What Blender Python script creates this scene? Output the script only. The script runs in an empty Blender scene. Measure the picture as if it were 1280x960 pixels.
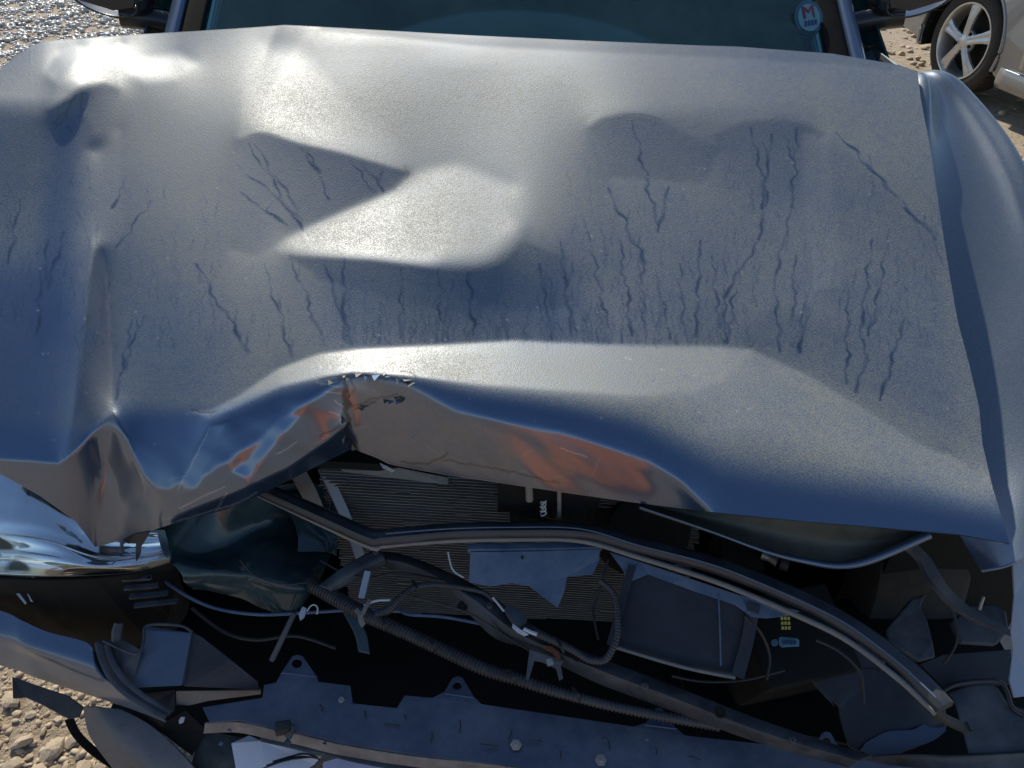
import bpy, bmesh, math, random
import numpy as np
from mathutils import Vector, Matrix
R = math.radians
random.seed(7); rng = np.random.default_rng(7)

# ------------------------------------------------------------------ camera
scn = bpy.context.scene
CAM = Vector((0.0, 0.0, 1.6)); PITCH = R(39.0); F = 900.0
cd = bpy.data.cameras.new('camera'); co = bpy.data.objects.new('camera', cd)
scn.collection.objects.link(co); scn.camera = co
co.location = CAM; co.rotation_euler = (math.pi/2 - PITCH, 0, 0)
cd.sensor_width = 36.0; cd.lens = 36.0*F/1280.0; cd.clip_start = 0.02; cd.clip_end = 3000
scn.render.resolution_x = 1024; scn.render.resolution_y = 768

# ------------------------------------------------------------------ sky, sun, exposure
SUN_EL = R(43); SUN_AZ = R(-18)           # ahead of the camera and to its left (angle from +Y)
w = bpy.data.worlds.new('World'); scn.world = w; w.use_nodes = True
nt = w.node_tree
bgn = nt.nodes['Background']; sky = nt.nodes.new('ShaderNodeTexSky')
sky.sky_type = 'NISHITA'; sky.sun_disc = False
sky.sun_elevation = SUN_EL; sky.sun_rotation = SUN_AZ
sky.air_density = 1.0; sky.dust_density = 0.3; sky.ozone_density = 2.6
nt.links.new(sky.outputs[0], bgn.inputs[0]); bgn.inputs[1].default_value = 0.135
sd = bpy.data.lights.new('sun', 'SUN'); so = bpy.data.objects.new('sun', sd)
scn.collection.objects.link(so)
sd.energy = 4.8; sd.angle = R(0.6); sd.color = (1.0, 0.92, 0.76)
sdir = Vector((math.sin(SUN_AZ)*math.cos(SUN_EL), math.cos(SUN_AZ)*math.cos(SUN_EL), math.sin(SUN_EL)))
so.rotation_euler = sdir.to_track_quat('Z', 'Y').to_euler()
so.location = sdir*20
vs = scn.view_settings
vs.view_transform = 'Standard'; vs.look = 'None'; vs.gamma = 1.0; vs.exposure = 0.0
vs.use_curve_mapping = False

# ------------------------------------------------------------------ helpers
COL = scn.collection
RT = Vector((1, 0, 0)); UP = Vector((0, math.sin(PITCH), math.cos(PITCH))); FW = Vector((0, math.cos(PITCH), -math.sin(PITCH)))
def ray(px, py): return FW*F + RT*(px-640) + UP*(480-py)
def at(px, py, z=None, y=None, x=None, d=None):
    """point of the place seen at photo position (px,py) at a known height z, distance y, side x or depth d"""
    r = ray(px, py)
    if z is not None: s = (z-CAM.z)/r.z
    elif y is not None: s = (y-CAM.y)/r.y
    elif x is not None: s = (x-CAM.x)/r.x
    else: s = d/F
    return CAM + r*s

def tag(o, label=None, cat=None, group=None, kind=None):
    if label: o['label'] = label
    if cat: o['category'] = cat
    if group: o['group'] = group
    if kind: o['kind'] = kind
    return o
def empty(name, loc=(0, 0, 0)):
    o = bpy.data.objects.new(name, None); COL.objects.link(o); o.location = loc; o.empty_display_size = .1
    bpy.context.view_layer.update(); return o
def link(name, me, mat, parent=None, smooth=True):
    o = bpy.data.objects.new(name, me); COL.objects.link(o)
    if mat: me.materials.append(mat)
    if smooth: me.shade_smooth()
    if parent:
        o.parent = parent; o.matrix_parent_inverse = par_inv(parent)
    return o
def world_of(o):
    m = o.matrix_basis.copy()
    if o.parent: m = world_of(o.parent) @ o.matrix_parent_inverse @ m
    return m
def par_inv(p): return world_of(p).inverted()
def pymesh(name, verts, faces, mat, parent=None, smooth=True):
    me = bpy.data.meshes.new(name); me.from_pydata([tuple(v) for v in verts], [], faces); me.update()
    return link(name, me, mat, parent, smooth)

# ------------------------------------------------------------------ materials
def new_mat(name):
    m = bpy.data.materials.new(name); m.use_nodes = True
    return m, m.node_tree, m.node_tree.nodes['Principled BSDF']
def nd(t, ty, **kw):
    n = t.nodes.new(ty)
    for k, v in kw.items(): setattr(n, k, v)
    return n
def noise(t, scale, detail=4, rough=.6, vec=None, dist=0):
    n = nd(t, 'ShaderNodeTexNoise'); n.inputs['Scale'].default_value = scale
    n.inputs['Detail'].default_value = detail; n.inputs['Roughness'].default_value = rough; n.inputs['Distortion'].default_value = dist
    if vec is not None: t.links.new(vec, n.inputs['Vector'])
    return n
def ramp(t, fac, stops):
    r = nd(t, 'ShaderNodeValToRGB'); t.links.new(fac, r.inputs[0])
    e = r.color_ramp.elements
    while len(e) < len(stops): e.new(.5)
    for i, (p, c) in enumerate(stops):
        e[i].position = p; e[i].color = (*c, 1) if len(c) == 3 else c
    return r
def g(v): return (v, v, v)
def math_n(t, op, a, b=None, clamp=False):
    n = nd(t, 'ShaderNodeMath', operation=op); n.use_clamp = clamp
    for i, q in enumerate((a, b)):
        if q is None: continue
        if isinstance(q, (int, float)): n.inputs[i].default_value = q
        else: t.links.new(q, n.inputs[i])
    return n.outputs[0]
def mixc(t, f, a, b, mode='MIX'):
    n = nd(t, 'ShaderNodeMix', data_type='RGBA', blend_type=mode)
    if isinstance(f, (int, float)): n.inputs[0].default_value = f
    else: t.links.new(f, n.inputs[0])
    for i, q in ((6, a), (7, b)):
        if isinstance(q, (tuple, list)): n.inputs[i].default_value = (*q, 1)
        else: t.links.new(q, n.inputs[i])
    return n.outputs[2]
def bump(t, b, h, strength=.3, dist=.002):
    n = nd(t, 'ShaderNodeBump'); n.inputs['Strength'].default_value = strength; n.inputs['Distance'].default_value = dist
    t.links.new(h, n.inputs['Height']); t.links.new(n.outputs[0], b.inputs['Normal']); return n
def objco(t): return nd(t, 'ShaderNodeTexCoord').outputs['Object']

PAINT = (0.055, 0.105, 0.20)
def paint_mat(name, base=PAINT, use_attr=False, dust_amt=.90, metal=.72, rough=.48):
    m, t, b = new_mat(name); oc = objco(t); L = t.links
    fine = noise(t, 520, 3, .6, oc); mid = noise(t, 70, 5, .65, oc); big = noise(t, 6, 4, .6, oc)
    speck = ramp(t, fine.outputs[0], [(.38, g(.0)), (.62, g(1))])
    if use_attr:
        at_ = nd(t, 'ShaderNodeAttribute', attribute_name='dust'); st = nd(t, 'ShaderNodeAttribute', attribute_name='streak')
        dust = at_.outputs['Fac']; streak = st.outputs['Fac']
    else:
        v = nd(t, 'ShaderNodeValue'); v.outputs[0].default_value = .6; dust = v.outputs[0]; streak = None
    grain = math_n(t, 'ADD', math_n(t, 'MULTIPLY', speck.outputs[0], .75), math_n(t, 'MULTIPLY', ramp(t, mid.outputs[0], [(.3, g(.35)), (.7, g(.85))]).outputs[0], .45))
    film = math_n(t, 'MULTIPLY', dust, math_n(t, 'ADD', math_n(t, 'MULTIPLY', grain, .80), .20), True)
    film = math_n(t, 'MULTIPLY', film, dust_amt, True)
    film = math_n(t, 'MULTIPLY', film, ramp(t, big.outputs[0], [(.25, g(.75)), (.75, g(1.1))]).outputs[0])
    if streak is not None:
        film = math_n(t, 'MULTIPLY', film, math_n(t, 'SUBTRACT', 1.0, math_n(t, 'MULTIPLY', streak, .96), True), True)
        base = mixc(t, math_n(t, 'MULTIPLY', streak, .7), base, (.016, .026, .040))
    col = mixc(t, film, base, (0.240, 0.238, 0.192))
    metal_f = math_n(t, 'MULTIPLY', math_n(t, 'SUBTRACT', 1.0, math_n(t, 'MULTIPLY', film, 1.1), True), metal)
    coat_f = math_n(t, 'SUBTRACT', 1.0, math_n(t, 'MULTIPLY', film, 1.1), True)
    if use_attr:                               # tan tint, scratches and cracks at the torn nose
        tan_tint = nd(t, 'ShaderNodeAttribute', attribute_name='tan_tint').outputs['Fac']; sc = nd(t, 'ShaderNodeAttribute', attribute_name='scratch').outputs['Fac']; ck = nd(t, 'ShaderNodeAttribute', attribute_name='crack').outputs['Fac']
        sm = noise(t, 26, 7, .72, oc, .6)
        mf = math_n(t, 'MULTIPLY', tan_tint, ramp(t, sm.outputs[0], [(.30, g(.30)), (.70, g(.85))]).outputs[0])
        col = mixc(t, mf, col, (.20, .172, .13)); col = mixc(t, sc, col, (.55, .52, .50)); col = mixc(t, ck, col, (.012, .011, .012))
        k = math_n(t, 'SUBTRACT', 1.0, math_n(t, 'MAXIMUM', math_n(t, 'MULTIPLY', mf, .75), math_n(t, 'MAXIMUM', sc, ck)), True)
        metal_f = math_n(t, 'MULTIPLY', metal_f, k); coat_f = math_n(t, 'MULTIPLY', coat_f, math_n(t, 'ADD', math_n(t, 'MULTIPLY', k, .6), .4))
    L.new(col, b.inputs['Base Color']); L.new(metal_f, b.inputs['Metallic']); L.new(coat_f, b.inputs['Coat Weight'])
    rr = math_n(t, 'ADD', math_n(t, 'MULTIPLY', film, .12), rough, True)
    if use_attr: rr = math_n(t, 'SUBTRACT', rr, math_n(t, 'MULTIPLY', math_n(t, 'SUBTRACT', 1.0, dust), .22), True)
    L.new(rr, b.inputs['Roughness'])
    L.new(math_n(t, 'ADD', math_n(t, 'MULTIPLY', film, .7), .03 if not use_attr else .13, True), b.inputs['Coat Roughness'])
    b.inputs['Coat IOR'].default_value = 1.75
    hgt = math_n(t, 'MULTIPLY', fine.outputs[0], dust)
    vor = nd(t, 'ShaderNodeTexVoronoi'); vor.inputs['Scale'].default_value = 330; L.new(oc, vor.inputs['Vector'])
    drops = ramp(t, vor.outputs['Distance'], [(.10, g(1)), (.42, g(0))]).outputs[0]
    hgt = math_n(t, 'ADD', hgt, math_n(t, 'MULTIPLY', math_n(t, 'MULTIPLY', drops, mid.outputs[0]), math_n(t, 'MULTIPLY', dust, 1.8)))
    bump(t, b, hgt, .20, .0012)
    return m
def plastic(name, c=(.012, .012, .013), rough=.5, dust=.25, dustc=(.16, .15, .13), metal=0., scale=18, spec=.5, bmp=.12):
    m, t, b = new_mat(name); oc = objco(t)
    n1 = noise(t, scale, 6, .7, oc); n2 = noise(t, 420, 3, .6, oc)
    f = math_n(t, 'MULTIPLY', ramp(t, n1.outputs[0], [(.38, g(0)), (.72, g(1))]).outputs[0], math_n(t, 'ADD', n2.outputs[0], .35))
    f = math_n(t, 'MULTIPLY', f, dust, True)
    t.links.new(mixc(t, f, c, dustc), b.inputs['Base Color'])
    t.links.new(math_n(t, 'ADD', math_n(t, 'MULTIPLY', f, .6), rough, True), b.inputs['Roughness'])
    b.inputs['Metallic'].default_value = metal; b.inputs['Specular IOR Level'].default_value = spec
    if bmp: bump(t, b, n2.outputs[0], bmp, .0006)
    return m

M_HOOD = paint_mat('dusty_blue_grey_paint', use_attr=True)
M_PAINT = paint_mat('blue_grey_paint', dust_amt=.30)
M_BLACK = plastic('black_plastic')
M_FENDER = paint_mat('fender_paint', (.085, .125, .19), dust_amt=.62)
M_UNDER = plastic('hood_underside_primer', (.045, .05, .04), .45, .4)
M_PALE = plastic('pale_paint_and_lit_edge', (.32, .36, .42), .4, .5, (.45, .45, .43))
M_RUBBER = plastic('seal_rubber', (.008, .007, .006), .8, .08, spec=.15)
M_DASH = plastic('dashboard_vinyl', (.010, .012, .012), .95, .05)
M_MINT = plastic('mint_plastic', (.30, .48, .40), .5, .2)
M_MIRROR = plastic('mirror_plastic', (.014, .016, .022), .22, .12)
M_DUSTY = plastic('dusty_black_plastic', (.030, .034, .042), .42, .75, (.15, .155, .165), scale=12)
M_SHEET = plastic('faded_blue_grey_plastic', (.07, .11, .18), .42, .6, (.22, .26, .31), scale=16)
M_TEAL = plastic('glossy_dark_liner', (.022, .045, .052), .13, .28, (.12, .16, .17), scale=9)
M_METAL = plastic('dull_metal', (.42, .40, .36), .38, .5, (.25, .22, .18), metal=.8)
M_FIN = plastic('aluminium_fins', (.30, .285, .25), .42, .6, (.14, .12, .09), metal=.2)
M_WIRE = plastic('white_wire', (.62, .62, .60), .5, .2)
M_RUST = plastic('rust', (.16, .05, .02), .8, .6, (.22, .09, .04), scale=60)
M_BEIGE = plastic('worn_seal_edge', (.20, .18, .16), .6, .6, (.34, .31, .27), scale=40)
M_SEAL = plastic('seal_top', (.022, .026, .032), .30, .45, (.10, .11, .12), scale=14)
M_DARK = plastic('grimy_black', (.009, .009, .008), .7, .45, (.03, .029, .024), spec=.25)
M_STK_RIM = plastic('sticker_teal', (.03, .10, .14), .4, .1)
M_STK_WHITE = plastic('sticker_white', (.13, .245, .285), .4, .1)
M_STK_RED = plastic('sticker_red', (.22, .02, .035), .4, .05)
M_STK_BLUE = plastic('sticker_navy', (.02, .05, .13), .4, .05)
def glass_mat(name, tint, gl=1.5, rough=.02, film_k=1.0):
    m, t, b = new_mat(name); out = t.nodes['Material Output']
    tr = nd(t, 'ShaderNodeBsdfTransparent'); tr.inputs[0].default_value = (*tint, 1)
    gs = nd(t, 'ShaderNodeBsdfGlossy'); gs.inputs['Roughness'].default_value = rough
    fr = nd(t, 'ShaderNodeFresnel'); fr.inputs[0].default_value = gl
    df = nd(t, 'ShaderNodeBsdfDiffuse'); df.inputs[0].default_value = (.17, .38, .39, 1)
    n1 = noise(t, 40, 6, .7, objco(t)); n0 = noise(t, 3, 3, .5, objco(t))
    film = math_n(t, 'MULTIPLY', ramp(t, n1.outputs[0], [(.35, g(.17)), (.8, g(.27))]).outputs[0], n0.outputs[0])
    film = math_n(t, 'MULTIPLY', film, film_k)
    mx = nd(t, 'ShaderNodeMixShader'); mx2 = nd(t, 'ShaderNodeMixShader')
    t.links.new(fr.outputs[0], mx.inputs[0]); t.links.new(tr.outputs[0], mx.inputs[1]); t.links.new(gs.outputs[0], mx.inputs[2])
    t.links.new(film, mx2.inputs[0]); t.links.new(mx.outputs[0], mx2.inputs[1]); t.links.new(df.outputs[0], mx2.inputs[2])
    t.links.new(mx2.outputs[0], out.inputs['Surface']); return m
M_GLASS = glass_mat('tinted_glass', (.40, .66, .66))
M_LENS = glass_mat('lamp_lens', (.95, .96, .97), 1.5, film_k=.08)
M_YELLOW = plastic('yellow_print', (.35, .30, .04), .5, .2)
M_HOSE = plastic('corrugated_tube', (.035, .034, .036), .38, .5, (.13, .12, .12), scale=30)
M_CHROME = plastic('chrome', (.95, .95, .95), .05, .12, (.95, .85, .7), metal=.96, bmp=0)
M_LAMP_EARTH = plastic('earth_reflection_tint', (.80, .50, .22), .25, .5, (.75, .62, .45))  # amber earth reflection in the lamp, put into the colour
M_SHEET2 = plastic('bare_plastic', (.06, .09, .15), .28, .35, (.16, .17, .19), scale=20)
M_BLACK2 = plastic('scuffed_black', (.020, .021, .025), .32, .35, (.07, .07, .075), scale=16)
M_SATIN = plastic('satin_grey', (.085, .09, .10), .25, .5, (.20, .20, .20), scale=14)
M_FELT = plastic('dusty_felt', (.035, .045, .045), .85, .7, (.12, .13, .125), scale=30)
M_DECK = plastic('dusty_tray_plastic', (.048, .064, .100), .36, .75, (.19, .20, .235), scale=11)
M_BEIGE2 = plastic('tray_lip_earth_reflection', (.14, .13, .125), .35, .8, (.40, .36, .31), scale=26)  # earth mirrored in the tray's front lip is put into this beige
M_WHITE = plastic('white_plastic', (.66, .68, .74), .45, .4, (.5, .5, .5))
M_PRINT = plastic('printed_plastic', (.40, .50, .70), .4, .9, (.62, .42, .55), scale=22)
M_TYRE = plastic('tyre_rubber', (.022, .021, .020), .8, .6, (.10, .085, .065), scale=25)
M_ALLOY = plastic('alloy', (.62, .61, .58), .32, .5, (.36, .31, .25), metal=.7)
M_SILVER = paint_mat('silver_grey_paint', (.20, .205, .215), dust_amt=.12, metal=.6, rough=.36)
M_DARKGLASS = plastic('dark_glass', (.01, .014, .014), .05, .1)
def stone_mat(name, lo, hi, rough):
    m, t, b = new_mat(name); oc = objco(t); n1 = noise(t, 9, 5, .6, oc); n2 = noise(t, 120, 4, .6, oc)
    t.links.new(mixc(t, ramp(t, n1.outputs[0], [(.3, g(0)), (.7, g(1))]).outputs[0], lo, hi), b.inputs['Base Color'])
    b.inputs['Roughness'].default_value = rough; bump(t, b, n2.outputs[0], .5, .004); return m
M_STONE = stone_mat('tan_stone', (.36, .27, .18), (.58, .48, .36), .8)
M_STONE_PALE = stone_mat('pale_stone', (.34, .325, .30), (.60, .58, .54), .32)
M_ORANGE = plastic('orange_plastic', (.88, .27, .06), .5, .25, (.5, .3, .2))
M_FLAKE = plastic('chipped_primer', (.20, .18, .16), .7, .5, (.30, .27, .22), scale=60)

# ------------------------------------------------------------------ ground
def ground_mat():
    m, t, b = new_mat('stony_earth'); oc = objco(t)
    n1 = noise(t, 1.3, 6, .65, oc); n2 = noise(t, 28, 8, .7, oc); n3 = noise(t, 160, 4, .6, oc)
    c = ramp(t, n2.outputs[0], [(.3, (.22, .16, .105)), (.55, (.43, .335, .23)), (.78, (.56, .46, .34))]).outputs[0]
    c = mixc(t, ramp(t, n1.outputs[0], [(.35, g(0)), (.7, g(.5))]).outputs[0], c, (.40, .35, .28))
    t.links.new(c, b.inputs['Base Color']); b.inputs['Roughness'].default_value = .85
    h = math_n(t, 'ADD', n2.outputs[0], math_n(t, 'MULTIPLY', n3.outputs[0], .35))
    bump(t, b, h, .9, .02)
    return m
M_GROUND = ground_mat()
def gz(x, y):
    """gentle unevenness of the ground"""
    return .018*math.sin(x*1.7+.6)*math.cos(y*1.3+.2)+.010*math.sin(x*4.1+y*2.3)+.006*math.sin(x*9.3-y*7.7)-.02
NG = 340; tg = np.linspace(-1, 1, NG); wg = np.sign(tg)*(6*np.abs(tg)+900*np.abs(tg)**9)
GX, GY = np.meshgrid(wg, wg+1.5, indexing='ij')
GZ = (.018*np.sin(GX*1.7+.6)*np.cos(GY*1.3+.2)+.010*np.sin(GX*4.1+GY*2.3)+.006*np.sin(GX*9.3-GY*7.7))*np.exp(-(np.abs(tg)[:, None]**6+np.abs(tg)[None, :]**6)*3)-.02

# ------------------------------------------------------------------ the wrecked car
car = tag(empty('wrecked_car', (0, .9, 0)), 'crashed blue grey car with buckled dusty hood and torn open front end', 'car')

# ---- hood: solved as one smooth sheet from its slopes
def interp(pts, x): return np.interp(x, [p[0] for p in pts], [p[1] for p in pts])
TOP = [(-70, 152), (-30, 112), (0, 86), (22, 68), (38, 58), (52, 52.5), (68, 50), (94, 48.5), (169, 43), (240, 39), (319, 34), (356, 31), (412, 34), (500, 39), (587, 44), (737, 51), (880, 57), (920, 58), (1040, 67), (1118, 80), (1147, 89)]
BOT = [(-70, 540), (-30, 570), (0, 592), (50, 620), (95, 652), (119, 684), (150, 676), (187, 664), (215, 655), (282, 637), (325, 619), (380, 591), (428, 567), (437, 562), (446, 563), (470, 572), (486, 580), (520, 587), (560, 594), (620, 603), (700, 615), (790, 628), (890, 640), (1000, 651), (1110, 660), (1200, 668), (1262, 679)]
RGT = [(89, 1147), (124, 1151), (180, 1162), (240, 1171), (300, 1180), (349, 1188), (401, 1197), (457, 1212), (510, 1224), (555, 1228), (610, 1241), (679, 1262)]
def coons(nu, nv):
    u = np.linspace(0, 1, nu)[:, None]; v = np.linspace(0, 1, nv)[None, :]
    xt = -70+u*(1147+70); xb = -70+u*(1262+70)
    def soft(tab, x):                          # the edge's own kinks die out away from the edge
        return sum(interp(tab, np.clip(x+d, tab[0][0], tab[-1][0])) for d in np.linspace(-70, 70, 29))/29
    def ends(y, ys): return ys+(y[0]-ys[0])*(1-u)**8+(y[-1]-ys[-1])*u**8
    yt0, yb0 = interp(TOP, xt), interp(BOT, xb); yts, ybs = ends(yt0, soft(TOP, xt)), ends(yb0, soft(BOT, xb))
    yt = yts+(yt0-yts)*(1-v)**7; yb = ybs+(yb0-ybs)*v**7
    yr = 89+v*(679-89); xr = interp(RGT, yr); xl = -70+0*v; yl = 152+v*(540-152)
    X = (1-v)*xt+v*xb+(1-u)*xl+u*xr-((1-u)*(1-v)*-70+u*(1-v)*1147+(1-u)*v*-70+u*v*1262)
    Y = (1-v)*yt+v*yb+(1-u)*yl+u*yr-((1-u)*(1-v)*152+u*(1-v)*89+(1-u)*v*540+u*v*679)
    return X, Y
def sdist(X, Y, poly):
    """signed distance to a polygon, negative inside"""
    P = np.array(poly, float); d2 = np.full(X.shape, 1e12); ins = np.zeros(X.shape, bool)
    for i in range(len(P)):
        a = P[i]; b = P[(i+1) % len(P)]; e = b-a
        wx = X-a[0]; wy = Y-a[1]
        k = np.clip((wx*e[0]+wy*e[1])/(e@e+1e-9), 0, 1)
        d2 = np.minimum(d2, (wx-k*e[0])**2+(wy-k*e[1])**2)
        c = (a[1] <= Y) != (b[1] <= Y)
        if abs(e[1]) > 1e-9: ins ^= c & (X < a[0]+(Y-a[1])*e[0]/e[1])
    return np.where(ins, -1, 1)*np.sqrt(d2)
def ldist(X, Y, line):
    d2 = np.full(X.shape, 1e12)
    for a, b in zip(line[:-1], line[1:]):
        a = np.array(a, float); b = np.array(b, float); e = b-a
        wx = X-a[0]; wy = Y-a[1]; k = np.clip((wx*e[0]+wy*e[1])/(e@e+1e-9), 0, 1)
        d2 = np.minimum(d2, (wx-k*e[0])**2+(wy-k*e[1])**2)
    return np.sqrt(d2)
def sstep(x): x = np.clip(x, 0, 1); return x*x*(3-2*x)
def inside(X, Y, poly, soft): return sstep(.5-sdist(X, Y, poly)/(2*soft))
def cols(X, Y, table):
    """piecewise table: list of (x, [(y, value)...]) interpolated in both directions"""
    xs = [c[0] for c in table]
    vals = np.stack([np.interp(Y, [p[0] for p in c[1]], [p[1] for p in c[1]]) for c in table])
    out = np.zeros(X.shape)
    for i in range(len(xs)-1):
        k = np.clip((X-xs[i])/(xs[i+1]-xs[i]), 0, 1); k = sstep(k)
        m = (X >= xs[i]) & (X < xs[i+1]) if i not in (0, len(xs)-2) else ((X < xs[1]) if i == 0 else (X >= xs[-2]))
        out = np.where(m, vals[i]*(1-k)+vals[i+1]*k, out)
    return out

EDGE = [(-70, 520), (0, 520), (74, 530), (140, 520), (240, 515), (350, 485), (440, 470), (520, 476), (600, 490), (700, 510), (800, 530), (900, 580), (1000, 700)]
def slope_map(X, Y):
    """rho: direction each place of the hood mirrors (50 = sun side, 90 = zenith, 180 = horizon behind, >180 ground); tau: lean to the side"""
    rho = cols(X, Y, [
        (-70, [(120, 60), (140, 100), (300, 118), (420, 130), (540, 134)]),
        (60,  [(50, 66), (120, 66), (150, 104), (230, 120), (330, 114), (420, 126), (560, 134)]),
        (110, [(50, 62), (100, 60), (115, 98), (180, 106), (300, 100), (420, 110), (560, 122)]),
        (160, [(44, 68), (80, 64), (130, 76), (200, 80), (300, 92), (400, 102), (500, 114), (560, 126)]),
        (230, [(40, 72), (85, 66), (160, 74), (260, 78), (340, 88), (430, 99), (495, 110), (530, 124), (600, 140)]),
        (330, [(34, 72), (60, 72), (150, 72), (250, 80), (320, 90), (420, 98), (470, 104)]),
        (450, [(36, 58), (60, 68), (150, 72), (240, 72), (320, 84), (345, 102), (425, 102), (440, 100)]),
        (600, [(45, 46), (60, 60), (90, 68), (200, 68), (320, 74), (350, 110), (400, 100), (430, 98)]),
        (700, [(48, 46), (70, 58), (110, 66), (180, 74), (280, 84), (340, 96), (430, 92)]),
        (800, [(52, 46), (75, 58), (130, 66), (152, 84), (300, 90), (430, 90)]),
        (950, [(58, 46), (80, 58), (125, 68), (160, 88), (300, 93), (430, 96), (520, 97)]),
        (1090, [(72, 50), (90, 60), (140, 70), (210, 77), (250, 88), (400, 95), (560, 100)]),
        (1240, [(85, 60), (130, 70), (220, 77), (320, 88), (420, 94), (560, 100)])])
    tau = np.zeros(X.shape)
    def put(poly, val, soft, tv=None, amt=1.0):
        nonlocal rho, tau
        k = inside(X, Y, poly, soft)*amt
        v = val(X, Y) if callable(val) else val
        rho = rho*(1-k)+v*k
        if tv is not None: tau = tau*(1-k)+tv*k
    # terrace dents in the middle
    put([(330, 60), (370, 60), (440, 140), (512, 205), (505, 212), (440, 192), (380, 178), (330, 162), (312, 150)], 58, 16)
    put([(294, 175), (318, 166), (336, 167), (372, 179), (430, 192), (500, 212), (512, 217), (496, 236), (440, 260), (385, 285), (350, 304), (320, 320), (285, 310), (288, 230)], 97, 4)
    put([(352, 312), (360, 298), (390, 284), (440, 262), (496, 238), (514, 216), (570, 205), (645, 235), (655, 280), (645, 310), (620, 331), (586, 338), (530, 332), (470, 324), (400, 319), (362, 317)], 55, 11)
    put([(362, 320), (470, 327), (530, 335), (586, 340.5), (606, 338), (624, 332), (640, 318), (652, 300), (700, 320), (705, 385), (560, 390), (400, 350)], 106, 3.5)
    put([(560, 336), (600, 338), (625, 332), (650, 305), (690, 325), (700, 370), (640, 385), (570, 380)], 113, 30)
    put([(735, 160), (752, 148), (780, 142), (806, 143), (830, 151), (850, 164), (900, 185), (880, 230), (760, 220)], 97, 4.5)
    put([(890, 170), (930, 152), (975, 148), (1012, 156), (1046, 176), (1080, 208), (1110, 240), (1140, 270), (1172, 300), (1172, 360), (1060, 300), (940, 240)], 96, 4.5)
    put([(1000, 165), (1034, 172), (1050, 300), (1056, 360), (1020, 360), (1006, 260)], 80, 4, -.05)
    put([(930, 428), (1000, 458), (1060, 493), (1150, 548), (1212, 578), (1222, 530), (1150, 470), (1060, 410), (960, 385)], 107, 14, amt=.85)
    # trough and bright fold behind the nose
    band = [(236, 515), (262, 514), (300, 494), (350, 460), (400, 442), (450, 436), (560, 430), (640, 425), (700, 428), (800, 432), (900, 433), (942, 438), (900, 478), (868, 490), (800, 494), (700, 487), (600, 479), (520, 470), (440, 464), (400, 470), (350, 483), (290, 512), (262, 522)]
    nose_top = [(262, 516), (350, 478), (440, 462), (520, 468), (600, 477), (700, 484), (800, 490), (868, 486), (935, 436), (1000, 465), (1060, 500), (1150, 555), (1210, 584), (1232, 600), (1300, 800), (200, 800), (190, 600), (215, 545)]
    def nose(X, Y):
        top = np.interp(X, [200, 262, 350, 440, 520, 600, 700, 800, 868, 940, 1000, 1060, 1150, 1210, 1262], [545, 516, 478, 462, 468, 477, 484, 490, 486, 445, 470, 505, 560, 588, 600])
        bot = np.interp(X, [200, 300, 440, 520, 600, 700, 800, 900, 1000, 1150, 1262], [600, 540, 476, 486, 524, 545, 575, 640, 652, 664, 679])
        k = (Y-top)/np.maximum(bot-top, 4)
        bl = np.interp(k, [0, .25, .5, .8, 1.0], [58, 100, 126, 140, 150])
        br = np.interp(k, [0, .2, .4, .6, .8, 1.0], [46, 52, 64, 98, 122, 130])
        kk = sstep((X-780)/160)
        return bl*(1-kk)+br*kk
    put(nose_top, nose, 3.5)
    put(band, 46, 4); tau -= .16*inside(X, Y, band, 6)*sstep((X-450)/300)
    put([(1180, 566), (1206, 580), (1208, 590), (1190, 588)], 50, 4)
    # lip that mirrors the ground
    def lip(X, Y):
        b_ = interp(BOT, X); k = sstep((X-590)/90); return np.interp(b_-Y, [0, 40, 90], [222, 208, 192])*(1-k)+np.interp(b_-Y, [0, 45, 100], [208, 194, 182])*k
    put([(430, 474), (455, 470), (512, 480), (569, 514), (640, 530), (700, 540), (756, 558), (812, 577), (852, 602), (895, 650), (895, 760), (430, 760)], lip, 6, 0.0)
    put([(200, 612), (250, 598), (290, 572), (330, 548), (370, 512), (430, 474), (434, 520), (445, 560), (440, 720), (180, 720)], 200, 7, .10)
    put([(222, 615), (245, 560), (262, 530), (285, 528), (268, 570), (245, 612)], 172, 5, -.15)
    put([(290, 590), (320, 560), (350, 520), (375, 520), (340, 560), (310, 600)], 165, 6, .2)
    put([(180, 672), (215, 645), (300, 612), (360, 585), (410, 550), (434, 530), (445, 562), (440, 720), (180, 720)], 268, 3, .15)
    # left bowl and left lip
    put([(140, 518), (240, 520), (262, 530), (245, 560), (215, 612), (195, 610), (178, 590), (160, 545)], lambda X, Y: np.interp(Y, [515, 560, 615], [118, 124, 150]), 6, -.1)
    put([(-90, 545), (-30, 568), (0, 574), (40, 576), (74, 580), (96, 562), (120, 536), (140, 516), (158, 545), (176, 590), (196, 614), (215, 640), (215, 760), (-90, 760)], lambda X, Y: np.interp(X, [-60, 60, 110, 150, 210], [196, 200, 210, 214, 208]), 4, 0.0)
    put([(116, 548), (140, 520), (150, 545), (160, 590), (150, 600), (130, 580)], 232, 8, -.3)
    # upright crease on the left side
    put([(118, 306), (127, 312), (133, 340), (138, 420), (141, 505), (125, 528), (100, 552), (80, 574), (92, 530), (104, 420), (110, 350)], 92, 3, 1.0)
    put([(60, 140), (100, 112), (112, 118), (90, 180), (80, 260), (60, 300), (66, 200)], 138, 9)
    put([(110, 112), (130, 104), (150, 112), (152, 160), (118, 170), (106, 140)], 92, 6)
    put([(400, 20), (1118, 40), (1118, 88), (1040, 80), (880, 71), (737, 65), (587, 57), (480, 45), (400, 38)], 76, 3, amt=.6)
    put([(165, 92), (180, 74), (225, 68), (245, 80), (220, 98), (180, 102)], 51, 9)
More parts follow.
